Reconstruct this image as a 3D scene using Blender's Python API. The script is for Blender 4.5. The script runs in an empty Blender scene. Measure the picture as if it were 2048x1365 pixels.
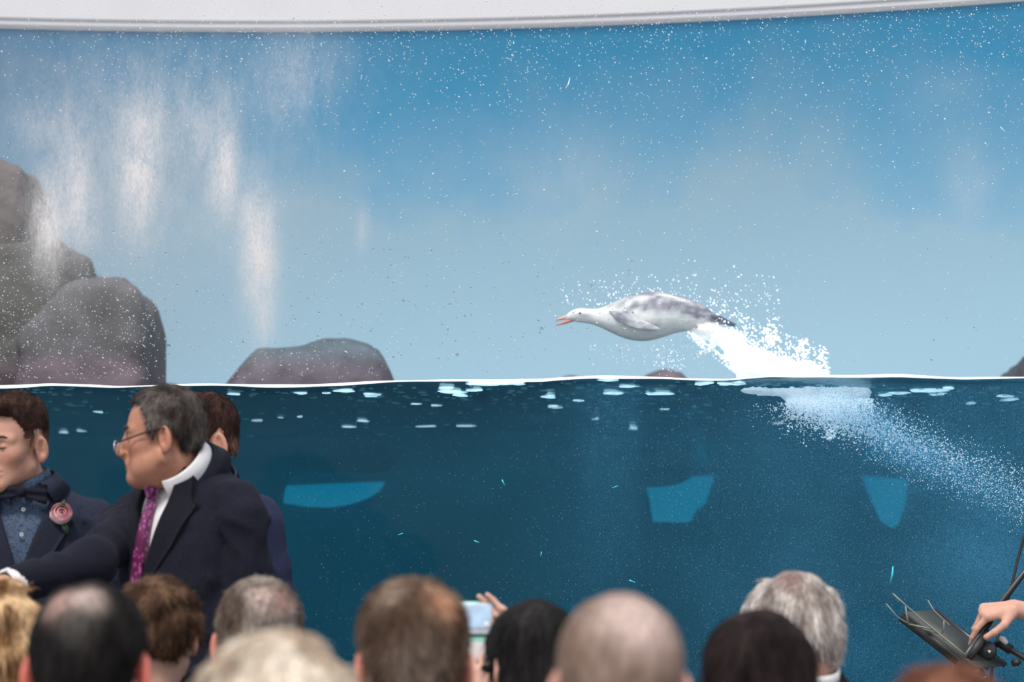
import bpy, math, random
import numpy as np
from mathutils import Vector, Matrix

random.seed(7)
RNG = np.random.default_rng(11)
SC = bpy.context.scene
COL = SC.collection

# ------------------------------------------------------------------ camera, sky, sun, exposure
CAMZ = 1.217
FPX = 85.0 / 36.0 * 2048
TH = math.atan(554.5 / FPX)
cam_d = bpy.data.cameras.new('camera')
cam_d.lens = 85; cam_d.sensor_width = 36; cam_d.sensor_fit = 'HORIZONTAL'
cam_d.dof.use_dof = True; cam_d.dof.focus_distance = 7.1; cam_d.dof.aperture_fstop = 2.9
cam_d.clip_end = 200
cam = bpy.data.objects.new('camera', cam_d); COL.objects.link(cam)
cam.location = (0, 0, CAMZ); cam.rotation_euler = (math.pi / 2 + TH, 0, 0)
SC.camera = cam

w = bpy.data.worlds.new('sky'); SC.world = w; w.use_nodes = True
wn = w.node_tree.nodes; wn.clear()
wo = wn.new('ShaderNodeOutputWorld'); wb = wn.new('ShaderNodeBackground')
wb.inputs['Color'].default_value = (0.90, 0.93, 1.0, 1); wb.inputs['Strength'].default_value = 1.0
w.node_tree.links.new(wb.outputs[0], wo.inputs[0])
sun_d = bpy.data.lights.new('sun', 'SUN'); sun_d.energy = 2.6; sun_d.angle = math.radians(14)
sun_d.color = (1.0, 0.95, 0.88)
sun = bpy.data.objects.new('sun', sun_d); COL.objects.link(sun)
sun.rotation_euler = (math.radians(33), math.radians(-12), 0)
SC.view_settings.view_transform = 'Standard'; SC.view_settings.look = 'None'
SC.view_settings.gamma = 1; SC.view_settings.exposure = 0.0
SC.view_settings.use_curve_mapping = False
try:
    SC.cycles.transparent_max_bounces = 16
except Exception:
    pass

# ------------------------------------------------------------------ helpers
def P(px, py, Y):
    u = (px - 1024) / FPX; v = (682.5 - py) / FPX
    dy = math.cos(TH) - v * math.sin(TH); dz = math.sin(TH) + v * math.cos(TH)
    s = Y / dy
    return np.array([u * s, Y, CAMZ + dz * s])

def Yg(X): return 7.5 - 0.07 * (X + 0.8) ** 2
def Yr(X): return 12.0 - 0.04375 * (X + 1.28) ** 2
def PG(px, py, f=Yg, off=0.0):
    Y = f(0)
    for _ in range(8):
        Y = f(P(px, py, Y)[0]) + off
    return P(px, py, Y)

def srgb(r, g, b):
    def c(v):
        v /= 255.0
        return v / 12.92 if v <= 0.04045 else ((v + 0.055) / 1.055) ** 2.4
    return (c(r), c(g), c(b))

def tag(o, label=None, cat=None, group=None, kind=None):
    if label: o['label'] = label
    if cat: o['category'] = cat
    if group: o['group'] = group
    if kind: o['kind'] = kind
    return o

def mk(name, V, F, mat=None, parent=None, cols=None, smooth=True, loc=None, rz=None, attrs=None):
    """V (n,3); F = array (m,k) or list of such arrays"""
    V = np.asarray(V, dtype=np.float32)
    Fs = F if isinstance(F, list) and len(F) and isinstance(F[0], np.ndarray) else [np.asarray(F)]
    Fs = [f for f in Fs if len(f)]
    me = bpy.data.meshes.new(name)
    me.vertices.add(len(V)); me.vertices.foreach_set('co', V.ravel())
    loops = np.concatenate([f.ravel() for f in Fs]).astype(np.int32)
    sizes = np.concatenate([np.full(len(f), f.shape[1]) for f in Fs])
    starts = np.concatenate([[0], np.cumsum(sizes)[:-1]]).astype(np.int32)
    me.loops.add(len(loops)); me.loops.foreach_set('vertex_index', loops)
    me.polygons.add(len(sizes)); me.polygons.foreach_set('loop_start', starts)
    me.update(calc_edges=True); me.validate()
    if smooth: me.polygons.foreach_set('use_smooth', np.ones(len(me.polygons), dtype=bool))
    if cols is not None:
        a = me.color_attributes.new('col', 'FLOAT_COLOR', 'POINT')
        c = np.ones((len(V), 4), dtype=np.float32); c[:, :3] = cols
        a.data.foreach_set('color', c.ravel())
    if attrs:
        for k, vals in attrs.items():
            a = me.attributes.new(k, 'FLOAT', 'POINT'); a.data.foreach_set('value', np.asarray(vals, dtype=np.float32))
    if mat: me.materials.append(mat)
    o = bpy.data.objects.new(name, me); COL.objects.link(o)
    if parent is not None: o.parent = parent
    if loc is not None: o.location = loc
    if rz is not None: o.rotation_euler = (0, 0, rz)
    return o

def join(parts):
    """parts: list of (V, F or [F], cols or None) -> V, [F], cols"""
    Vs, Fs, Cs, n = [], [], [], 0
    for V, F, C in parts:
        V = np.asarray(V, dtype=float)
        for f in (F if isinstance(F, list) else [F]):
            if len(f): Fs.append(np.asarray(f) + n)
        Vs.append(V); n += len(V)
        if C is not None: Cs.append(np.asarray(C) if np.ndim(C) == 2 else np.tile(C, (len(V), 1)))
    by = {}
    for f in Fs: by.setdefault(f.shape[1], []).append(f)
    return np.concatenate(Vs), [np.concatenate(v) for v in by.values()], (np.concatenate(Cs) if Cs else None)

# ---- materials
def mat(name, color=(.5, .5, .5), rough=.6, metal=0, noise=None, sheen=0, attr=False, spec=.5, bump=None,
        emis=None, sss=0, stretch=(1, 1, 1), alpha=1):
    m = bpy.data.materials.new(name); m.use_nodes = True
    N = m.node_tree.nodes; L = m.node_tree.links
    b = N['Principled BSDF']
    b.inputs['Base Color'].default_value = (*color, 1); b.inputs['Roughness'].default_value = rough
    b.inputs['Metallic'].default_value = metal; b.inputs['Specular IOR Level'].default_value = spec
    if sheen: b.inputs['Sheen Weight'].default_value = sheen; b.inputs['Sheen Roughness'].default_value = .6
    if sss:
        b.inputs['Subsurface Weight'].default_value = sss
        b.inputs['Subsurface Radius'].default_value = (.012, .004, .002); b.inputs['Subsurface Scale'].default_value = 1
    if emis:
        b.inputs['Emission Color'].default_value = (*emis[0], 1); b.inputs['Emission Strength'].default_value = emis[1]
    src = None
    if attr:
        a = N.new('ShaderNodeAttribute'); a.attribute_name = 'col'; src = a.outputs['Color']
    if noise or bump:
        tc = N.new('ShaderNodeTexCoord'); mp = N.new('ShaderNodeMapping'); mp.inputs['Scale'].default_value = stretch
        L.new(tc.outputs['Object'], mp.inputs['Vector'])
    if noise:
        sc, amt = noise[0], noise[1]
        n = N.new('ShaderNodeTexNoise'); n.inputs['Scale'].default_value = sc; n.inputs['Detail'].default_value = 4
        L.new(mp.outputs[0], n.inputs['Vector'])
        mr = N.new('ShaderNodeMapRange'); mr.inputs['From Min'].default_value = .3; mr.inputs['From Max'].default_value = .7
        mr.inputs['To Min'].default_value = 1 - amt; mr.inputs['To Max'].default_value = 1 + amt
        L.new(n.outputs['Fac'], mr.inputs['Value'])
        mx = N.new('ShaderNodeVectorMath'); mx.operation = 'SCALE'
        if src: L.new(src, mx.inputs[0])
        else: mx.inputs[0].default_value = color
        L.new(mr.outputs[0], mx.inputs['Scale']); src = mx.outputs[0]
    if src: L.new(src, b.inputs['Base Color'])
    if bump:
        n2 = N.new('ShaderNodeTexNoise'); n2.inputs['Scale'].default_value = bump[0]; n2.inputs['Detail'].default_value = 5
        L.new(mp.outputs[0], n2.inputs['Vector'])
        bp = N.new('ShaderNodeBump'); bp.inputs['Strength'].default_value = bump[1]; bp.inputs['Distance'].default_value = bump[2]
        L.new(n2.outputs['Fac'], bp.inputs['Height']); L.new(bp.outputs[0], b.inputs['Normal'])
    return m

# ---- value noise
_T = np.random.default_rng(3).random((32, 32, 32)) * 2 - 1
def vn(x, y, z, f=1.0, seed=0):
    x = x * f + seed * 7.31; y = y * f + seed * 3.17; z = z * f + seed * 5.77
    xi = np.floor(x).astype(int); yi = np.floor(y).astype(int); zi = np.floor(z).astype(int)
    fx, fy, fz = x - xi, y - yi, z - zi
    fx = fx * fx * (3 - 2 * fx); fy = fy * fy * (3 - 2 * fy); fz = fz * fz * (3 - 2 * fz)
    def g(a, b, c): return _T[(xi + a) % 32, (yi + b) % 32, (zi + c) % 32]
    return ((g(0, 0, 0) * (1 - fx) + g(1, 0, 0) * fx) * (1 - fy) + (g(0, 1, 0) * (1 - fx) + g(1, 1, 0) * fx) * fy) * (1 - fz) + \
           ((g(0, 0, 1) * (1 - fx) + g(1, 0, 1) * fx) * (1 - fy) + (g(0, 1, 1) * (1 - fx) + g(1, 1, 1) * fx) * fy) * fz
def fbm(x, y, z, f, seed=0, o=3):
    s = 0; a = 1
    for i in range(o):
        s = s + a * vn(x, y, z, f, seed + i * 3); f *= 2.1; a *= .5
    return s

# ---- distance fields
def smin(a, b, k):
    h = np.maximum(k - np.abs(a - b), 0) / k
    return np.minimum(a, b) - h * h * k * .25
def smax(a, b, k): return -smin(-a, -b, k)
def ell(x, y, z, c, r):
    px, py, pz = x - c[0], y - c[1], z - c[2]
    k0 = np.sqrt((px / r[0]) ** 2 + (py / r[1]) ** 2 + (pz / r[2]) ** 2)
    k1 = np.sqrt((px / r[0] ** 2) ** 2 + (py / r[1] ** 2) ** 2 + (pz / r[2] ** 2) ** 2)
    return k0 * (k0 - 1) / (k1 + 1e-9)
def capf(x, y, z, a, b, ra, rb):
    a = np.asarray(a, float); b = np.asarray(b, float); d = b - a; L2 = d @ d + 1e-12
    t = np.clip(((x - a[0]) * d[0] + (y - a[1]) * d[1] + (z - a[2]) * d[2]) / L2, 0, 1)
    return np.sqrt((x - a[0] - t * d[0]) ** 2 + (y - a[1] - t * d[1]) ** 2 + (z - a[2] - t * d[2]) ** 2) - (ra + t * (rb - ra))

def nets(field, lo, hi, h):
    lo = np.asarray(lo, float); hi = np.asarray(hi, float)
    ax = [np.arange(lo[i], hi[i] + h, h) for i in range(3)]
    X, Y, Z = np.meshgrid(*ax, indexing='ij')
    F = field(X, Y, Z)
    F[0] = np.maximum(F[0], h); F[-1] = np.maximum(F[-1], h)
    F[:, 0] = np.maximum(F[:, 0], h); F[:, -1] = np.maximum(F[:, -1], h)
    F[:, :, 0] = np.maximum(F[:, :, 0], h); F[:, :, -1] = np.maximum(F[:, :, -1], h)
    S = F < 0
    nx, ny, nz = [n - 1 for n in F.shape]
    cs = [(i, j, k) for i in (0, 1) for j in (0, 1) for k in (0, 1)]
    cnt = sum(S[i:i + nx, j:j + ny, k:k + nz].astype(np.int8) for i, j, k in cs)
    m = (cnt > 0) & (cnt < 8)
    I, J, K = np.nonzero(m)
    idx = -np.ones(m.shape, dtype=np.int64); idx[I, J, K] = np.arange(len(I))
    acc = np.zeros((len(I), 3)); n = np.zeros(len(I))
    for a in cs:
        for d in range(3):
            if a[d]: continue
            b = list(a); b[d] = 1
            fa = F[I + a[0], J + a[1], K + a[2]]; fb = F[I + b[0], J + b[1], K + b[2]]
            cr = (fa < 0) != (fb < 0)
            t = np.where(cr, fa / np.where(cr, fa - fb, 1), 0)
            p = np.tile(np.array(a, float), (len(I), 1)); p[:, d] += t
            acc += p * cr[:, None]; n += cr
    V = lo + (np.stack([I, J, K], 1) + acc / n[:, None]) * h
    Q = []
    for d in range(3):
        e = [1, 1, 1]; e[d] = 0
        sl0 = [slice(1, None)] * 3; sl1 = [slice(1, None)] * 3
        sl0[d] = slice(0, -1); sl1[d] = slice(1, None)
        A = S[tuple(sl0)]; B = S[tuple(sl1)]
        A = A[tuple(slice(0, (n_ if q == d else n_ - 1)) for q, n_ in enumerate((nx, ny, nz)))]
        B = B[tuple(slice(0, (n_ if q == d else n_ - 1)) for q, n_ in enumerate((nx, ny, nz)))]
        i, j, k = np.nonzero(A != B)
        base = [i, j, k]
        u, v = (d + 1) % 3, (d + 2) % 3
        for q in (u, v): base[q] = base[q] + 1
        def cell(du, dv):
            c = [base[0], base[1], base[2]]
            c = [x.copy() for x in c]; c[u] -= du; c[v] -= dv
            return idx[c[0], c[1], c[2]]
        q4 = np.stack([cell(1, 1), cell(0, 1), cell(0, 0), cell(1, 0)], 1)
        fl = ~A[i, j, k]
        q4[fl] = q4[fl][:, ::-1]
        q4 = q4[(q4 >= 0).all(1)]
        Q.append(q4)
    return V, np.concatenate(Q)

def grad(f, V, e=.002):
    x, y, z = V[:, 0], V[:, 1], V[:, 2]
    g = np.stack([f(x + e, y, z) - f(x - e, y, z), f(x, y + e, z) - f(x, y - e, z), f(x, y, z + e) - f(x, y, z - e)], 1)
    return g / (np.linalg.norm(g, axis=1, keepdims=True) + 1e-9)

def box(lo, hi):
    x0, y0, z0 = lo; x1, y1, z1 = hi
    V = [(x0, y0, z0), (x1, y0, z0), (x1, y1, z0), (x0, y1, z0), (x0, y0, z1), (x1, y0, z1), (x1, y1, z1), (x0, y1, z1)]
    F = [(0, 3, 2, 1), (4, 5, 6, 7), (0, 1, 5, 4), (1, 2, 6, 5), (2, 3, 7, 6), (3, 0, 4, 7)]
    return np.array(V, float), np.array(F)
def tube(pts, r, n=10, closed=False, caps=True):
    pts = [np.asarray(p, float) for p in pts]; m = len(pts)
    rs = r if hasattr(r, '__len__') else [r] * m
    V = []; up = np.array([0.13, .21, 1.0])
    for i, p in enumerate(pts):
        a = pts[(i - 1) % m] if (closed or i > 0) else p; b = pts[(i + 1) % m] if (closed or i < m - 1) else p
        d = b - a; d /= np.linalg.norm(d) + 1e-12
        s = np.cross(d, up)
        if np.linalg.norm(s) < .05: s = np.cross(d, [1, 0, 0])
        s /= np.linalg.norm(s); t = np.cross(s, d)
        for k in range(n):
            A = 2 * math.pi * k / n
            V.append(p + rs[i] * (math.cos(A) * s + math.sin(A) * t))
    F = []
    for i in range(m if closed else m - 1):
        for k in range(n):
            j = (i + 1) % m
            F.append((i * n + k, i * n + (k + 1) % n, j * n + (k + 1) % n, j * n + k))
    T = []
    if caps and not closed:
        V.append(pts[0]); V.append(pts[-1]); c0 = m * n; c1 = c0 + 1
        for k in range(n):
            T.append((c0, (k + 1) % n, k)); T.append((c1, (m - 1) * n + k, (m - 1) * n + (k + 1) % n))
    return np.array(V), [np.array(F)] + ([np.array(T)] if T else [])
def frame_box(c, ax, ay, az, sx, sy, sz):
    V, F = box((-sx / 2, -sy / 2, -sz / 2), (sx / 2, sy / 2, sz / 2))
    return np.asarray(c) + V[:, :1] * ax + V[:, 1:2] * ay + V[:, 2:] * az, F
def unit(v): v = np.asarray(v, float); return v / np.linalg.norm(v)
def grid_faces(nu, nv, wrap=False):
    i = np.arange(nu - 1)[:, None]; j = np.arange(nv if wrap else nv - 1)[None, :]
    j2 = (j + 1) % nv
    return np.stack([i * nv + j, i * nv + j2, (i + 1) * nv + j2, (i + 1) * nv + j], -1).reshape(-1, 4)
_t = (1 + 5 ** .5) / 2
ICO_V = np.array([(-1, _t, 0), (1, _t, 0), (-1, -_t, 0), (1, -_t, 0), (0, -1, _t), (0, 1, _t), (0, -1, -_t), (0, 1, -_t), (_t, 0, -1), (_t, 0, 1), (-_t, 0, -1), (-_t, 0, 1)], float)
ICO_V /= np.linalg.norm(ICO_V[0])
ICO_F = np.array([(0, 11, 5), (0, 5, 1), (0, 1, 7), (0, 7, 10), (0, 10, 11), (1, 5, 9), (5, 11, 4), (11, 10, 2), (10, 7, 6), (7, 1, 8), (3, 9, 4), (3, 4, 2), (3, 2, 6), (3, 6, 8), (3, 8, 9), (4, 9, 5), (2, 4, 11), (6, 2, 10), (8, 6, 7), (9, 8, 1)])
def subdiv(V, F):
    V = [tuple(v) for v in V]; m = {}; out = []
    def mid(a, b):
        k = (min(a, b), max(a, b))
        if k not in m:
            p = (np.array(V[a]) + np.array(V[b])); p /= np.linalg.norm(p); V.append(tuple(p)); m[k] = len(V) - 1
        return m[k]
    for a, b, c in F:
        x, y, z = mid(a, b), mid(b, c), mid(c, a); out += [(a, x, z), (b, y, x), (c, z, y), (x, y, z)]
    return np.array(V), np.array(out)
ICO2_V, ICO2_F = subdiv(*subdiv(ICO_V, ICO_F))
OCT_V = np.array([(1, 0, 0), (-1, 0, 0), (0, 1, 0), (0, -1, 0), (0, 0, 1), (0, 0, -1)], float)
OCT_F = np.array([(0, 2, 4), (2, 1, 4), (1, 3, 4), (3, 0, 4), (2, 0, 5), (1, 2, 5), (3, 1, 5), (0, 3, 5)])
def blobs(C, R, BV=ICO_V, BF=ICO_F, rot=None):
    """C (n,3); R (n,3) radii; rot (n,) angle about Y"""
    C = np.asarray(C); R = np.asarray(R); n = len(C)
    if R.ndim == 1: R = np.stack([R] * 3, 1)
    L = BV[None] * R[:, None, :]
    if rot is not None:
        c, s = np.cos(rot)[:, None], np.sin(rot)[:, None]
        L = np.stack([L[..., 0] * c + L[..., 2] * s, L[..., 1], -L[..., 0] * s + L[..., 2] * c], -1)
    V = (C[:, None, :] + L).reshape(-1, 3)
    F = (BF[None] + (np.arange(n) * len(BV))[:, None, None]).reshape(-1, 3)
    return V, F
def interp_px(pts, x): return np.interp(x, [p[0] for p in pts], [p[1] for p in pts])

# ------------------------------------------------------------------ setting
def transp_mat(name, build):
    m = bpy.data.materials.new(name); m.use_nodes = True
    N = m.node_tree.nodes; L = m.node_tree.links; N.clear()
    out = N.new('ShaderNodeOutputMaterial'); build(N, L, out); return m
def new(N, t, **kw):
    n = N.new(t)
    for k, v in kw.items(): n.inputs[k].default_value = v
    return n

WL = [(-400, 776), (0, 775), (40, 774), (100, 770), (170, 772), (230, 775), (300, 773), (360, 771), (420, 770), (470, 771), (520, 773), (600, 773), (680, 770), (740, 766), (800, 763), (900, 762), (1000, 762), (1080, 762), (1130, 758), (1190, 755), (1260, 756), (1320, 757), (1390, 760), (1450, 761), (1490, 758), (1530, 754), (1640, 753), (1700, 754), (1800, 752), (1870, 756), (1920, 758), (2048, 756), (2500, 755)]
_wx = []; _wz = []
for px in range(-400, 2500, 8):
    q = PG(px, float(np.mean([interp_px(WL, px + d) for d in (-16, -8, 0, 8, 16)])), off=.06); _wx.append(q[0]); _wz.append(q[2])
def wz(X): return np.interp(X, _wx, _wz)
WZ0 = float(np.mean(_wz))

# floor of the plaza
V, F = box((-6, -2, -0.1), (6, 7.4, 0)); fl = mk('floor', V, F, mat('plaza_stone', (.32, .31, .30), .8, noise=(6, .15)), smooth=False); tag(fl, kind='structure')
# curved wall below the window
def arc_slab(name, f0, off0, off1, z0, z1, x0, x1, m, n=120, nz=2):
    X = np.linspace(x0, x1, n); Zs = np.linspace(z0, z1, nz)
    A = np.array([[(x, f0(x) + off0, z) for z in Zs] for x in X]).reshape(-1, 3)
    B = np.array([[(x, f0(x) + off1, z) for z in Zs] for x in X]).reshape(-1, 3)
    Fa = grid_faces(n, nz); Fb = Fa[:, ::-1] + len(A)
    na = len(A); E = []
    for i in range(n - 1):
        for j in (0, nz - 1):
            a, b = i * nz + j, (i + 1) * nz + j
            q = (a, b, b + na, a + na); E.append(q if j else q[::-1])
    for i in (0, n - 1):
        for j in range(nz - 1):
            a, b = i * nz + j, i * nz + j + 1
            q = (a, b, b + na, a + na); E.append(q if i == 0 else q[::-1])
    return mk(name, np.concatenate([A, B]), np.concatenate([Fa[:, ::-1], Fb[:, ::-1], np.array(E)[:, ::-1]]), m, smooth=False)
conc = mat('painted_concrete', (.45, .45, .44), .8, noise=(4, .1))
tag(arc_slab('wall_front', Yg, -.02, .14, 0, .55, -4.2, 4.2, conc), kind='structure')

# --- rear wall with painted mural above water, dark pool paint below
def mural(N, L, out):
    tc = N.new('ShaderNodeTexCoord'); sp = N.new('ShaderNodeSeparateXYZ'); L.new(tc.outputs['Object'], sp.inputs[0])
    n1 = new(N, 'ShaderNodeTexNoise', Scale=.9, Detail=6.0); L.new(tc.outputs['Object'], n1.inputs['Vector'])
    n2 = new(N, 'ShaderNodeTexNoise', Scale=2.6, Detail=5.0); L.new(tc.outputs['Object'], n2.inputs['Vector'])
    def mth(op, a, b=None, c=None):
        m = N.new('ShaderNodeMath'); m.operation = op
        for i, v in enumerate((a, b, c)):
            if v is None: continue
            if isinstance(v, (int, float)): m.inputs[i].default_value = v
            else: L.new(v, m.inputs[i])
        return m.outputs[0]
    # boundary between pale lower and deep upper paint
    h = mth('ADD', sp.outputs['Z'], mth('MULTIPLY', mth('SUBTRACT', n1.outputs['Fac'], .5), 1.3))
    h = mth('ADD', h, mth('MULTIPLY', mth('SUBTRACT', n2.outputs['Fac'], .5), .5))
    r = N.new('ShaderNodeValToRGB'); e = r.color_ramp.elements
    e[0].position = .55; e[0].color = (*MUR[0], 1); e[1].position = 1.0; e[1].color = (*MUR[3], 1)
    a = e.new(.72); a.color = (*MUR[1], 1); b = e.new(.82); b.color = (*MUR[2], 1)
    L.new(mth('MULTIPLY', mth('SUBTRACT', h, 1.3), .37), r.inputs['Fac'])
    # left part of the sky is a washed lavender
    lx = N.new('ShaderNodeMapRange'); lx.interpolation_type = 'SMOOTHSTEP'
    lx.inputs['From Min'].default_value = -.2; lx.inputs['From Max'].default_value = -3.2; L.new(mth('ADD', sp.outputs['X'], mth('MULTIPLY', n1.outputs['Fac'], 1.2)), lx.inputs['Value'])
    mx = N.new('ShaderNodeMix'); mx.data_type = 'RGBA'; L.new(mth('MULTIPLY', lx.outputs[0], .6), mx.inputs['Factor'])
    L.new(r.outputs[0], mx.inputs[6]); mx.inputs[7].default_value = (*MUR[4], 1)
    # pool paint below the water line
    lo = N.new('ShaderNodeMapRange'); lo.inputs['From Min'].default_value = WZ0 + .03; lo.inputs['From Max'].default_value = WZ0 + .02
    L.new(sp.outputs['Z'], lo.inputs['Value'])
    px = N.new('ShaderNodeMapRange'); px.inputs['From Min'].default_value = -1.5; px.inputs['From Max'].default_value = 2.6; L.new(sp.outputs['X'], px.inputs['Value'])
    pm = N.new('ShaderNodeMix'); pm.data_type = 'RGBA'; L.new(px.outputs[0], pm.inputs['Factor'])
    pm.inputs[6].default_value = (*POOL[0], 1); pm.inputs[7].default_value = (*POOL[1], 1)
    m2 = N.new('ShaderNodeMix'); m2.data_type = 'RGBA'; L.new(lo.outputs[0], m2.inputs['Factor'])
    L.new(mx.outputs[2], m2.inputs[6]); L.new(pm.outputs[2], m2.inputs[7])
    b = new(N, 'ShaderNodeBsdfDiffuse'); L.new(m2.outputs[2], b.inputs['Color']); L.new(b.outputs[0], out.inputs[0])
MUR = [(.40, .60, .73), (.40, .61, .745), (.26, .55, .77), (.085, .47, .78), (.36, .45, .60)]
WD = .33; WC = (.060, .46, .72)
POOL = [(.010, .060, .085), (.012, .115, .19)]
mural_m = transp_mat('mural_paint', mural)
FZ = P(500, 65, 12.0)[2]
tag(arc_slab('wall_back', Yr, 0, .3, 0, FZ + 1.2, -6, 6, mural_m, nz=2), kind='structure')
white_m = mat('white_render', (.515, .505, .53), .7, noise=(3, .03))
fas = arc_slab('trim_1', Yr, -.03, .0, FZ, FZ + 1.25, -6, 6, white_m); tag(fas, kind='structure')
lip = arc_slab('trim_2', Yr, -.036, -.03, FZ + .015, FZ + .05, -6, 6, white_m); tag(lip, kind='structure')
pool_m = mat('pool_floor_paint', (.012, .07, .10), .8, noise=(2, .25))
V, F = box((-6, 5.0, -.1), (6, 12.5, .02))
X = np.linspace(-4.2, 4.2, 80); n = len(X)
V = np.concatenate([[(x, Yg(x) + .14, .02) for x in X], [(x, Yr(x), .02) for x in X], [(x, Yg(x) + .14, -.08) for x in X], [(x, Yr(x), -.08) for x in X]])
i = np.arange(n - 1); F = np.concatenate([np.stack([i, i + 1, n + i + 1, n + i], 1), np.stack([2 * n + i, 3 * n + i, 3 * n + i + 1, 2 * n + i + 1], 1), np.stack([i, 2 * n + i, 2 * n + i + 1, i + 1], 1), np.stack([n + i, n + i + 1, 3 * n + i + 1, 3 * n + i], 1)])
tag(mk('floor', V, F, pool_m, smooth=False), kind='structure')
side_m = mat('side_wall_paint', (.2, .42, .55), .8, noise=(2, .1))
for nm, x in (('wall_left', -4.2), ('wall_right', 4.2)):
    V, F = box((x - (.2 if x < 0 else 0), Yg(x) - .03, 0), (x + (.2 if x > 0 else 0), Yr(x) + .1, FZ + 1.2))
    tag(mk(nm, V, F, side_m, smooth=False), kind='structure')

# --- window pane (curved acrylic) with pale streaks mixed into its shader
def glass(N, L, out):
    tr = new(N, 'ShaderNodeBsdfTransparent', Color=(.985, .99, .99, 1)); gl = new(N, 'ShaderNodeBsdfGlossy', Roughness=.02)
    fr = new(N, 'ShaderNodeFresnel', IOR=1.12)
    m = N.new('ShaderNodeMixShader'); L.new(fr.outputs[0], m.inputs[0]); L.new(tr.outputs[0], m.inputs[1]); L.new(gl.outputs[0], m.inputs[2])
    at = N.new('ShaderNodeAttribute'); at.attribute_name = 'pale_streak'
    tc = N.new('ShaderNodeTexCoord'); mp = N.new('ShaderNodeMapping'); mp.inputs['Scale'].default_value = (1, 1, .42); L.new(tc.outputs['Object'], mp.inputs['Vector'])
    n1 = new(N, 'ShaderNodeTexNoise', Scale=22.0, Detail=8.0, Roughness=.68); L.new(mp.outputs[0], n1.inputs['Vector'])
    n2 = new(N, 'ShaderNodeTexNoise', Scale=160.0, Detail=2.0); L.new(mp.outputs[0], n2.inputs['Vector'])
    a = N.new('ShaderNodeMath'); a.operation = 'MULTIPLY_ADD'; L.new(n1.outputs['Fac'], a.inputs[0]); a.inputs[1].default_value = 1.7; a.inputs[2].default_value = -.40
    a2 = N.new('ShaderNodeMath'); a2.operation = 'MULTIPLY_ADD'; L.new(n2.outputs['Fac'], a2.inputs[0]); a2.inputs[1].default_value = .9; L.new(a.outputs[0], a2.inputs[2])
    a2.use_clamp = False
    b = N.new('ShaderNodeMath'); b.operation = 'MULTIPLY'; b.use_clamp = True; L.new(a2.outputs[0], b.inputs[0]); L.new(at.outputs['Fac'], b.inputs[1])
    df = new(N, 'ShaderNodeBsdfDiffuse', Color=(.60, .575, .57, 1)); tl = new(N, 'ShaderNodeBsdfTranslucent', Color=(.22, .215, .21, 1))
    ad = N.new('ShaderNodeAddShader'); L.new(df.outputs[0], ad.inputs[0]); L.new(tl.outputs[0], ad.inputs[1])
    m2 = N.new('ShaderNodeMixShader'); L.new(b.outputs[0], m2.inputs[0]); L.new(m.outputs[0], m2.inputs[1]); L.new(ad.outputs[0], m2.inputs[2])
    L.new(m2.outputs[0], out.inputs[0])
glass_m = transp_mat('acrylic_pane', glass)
nX, nZ = 420, 220
GX = np.linspace(-4.2, 4.2, nX); GZ = np.linspace(.55, 4.2, nZ)
gx, gz = np.meshgrid(GX, GZ, indexing='ij'); gy = Yg(gx)
pxg = gx / gy * FPX + 1024                     # where each streak sits along the pane (pane is built once, streaks stay on it)
pyg = 1237 - (gz - CAMZ) / gy * FPX
pale_streak = np.zeros_like(gx)
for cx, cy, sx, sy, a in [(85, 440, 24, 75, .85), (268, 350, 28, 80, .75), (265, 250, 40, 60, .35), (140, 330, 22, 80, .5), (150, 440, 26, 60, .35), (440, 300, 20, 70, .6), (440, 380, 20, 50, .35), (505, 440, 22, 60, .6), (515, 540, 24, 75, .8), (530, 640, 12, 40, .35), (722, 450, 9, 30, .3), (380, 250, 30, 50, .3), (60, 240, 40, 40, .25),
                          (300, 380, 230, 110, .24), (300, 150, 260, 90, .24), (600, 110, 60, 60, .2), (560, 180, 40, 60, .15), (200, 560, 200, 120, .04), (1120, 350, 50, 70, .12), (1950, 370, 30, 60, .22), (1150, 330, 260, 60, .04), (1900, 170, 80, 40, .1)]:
    pale_streak += a * np.exp(-((pxg - cx) / sx) ** 2 / 2 - ((pyg - cy) / sy) ** 2 / 2)
pale_streak = pale_streak * .88 + .02 * np.clip((wz(gx) - gz) * -1 * 5, 0, 1)
pale_streak *= (gz > wz(gx) + .005)
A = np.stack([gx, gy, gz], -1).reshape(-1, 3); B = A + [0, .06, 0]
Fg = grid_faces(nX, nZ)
pane = mk('window_1', np.concatenate([A, B]), np.concatenate([Fg, Fg[:, ::-1] + len(A)]), glass_m, attrs={'pale_streak': np.concatenate([pale_streak.ravel(), np.zeros(len(A))])})
tag(pane, kind='structure')

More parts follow.
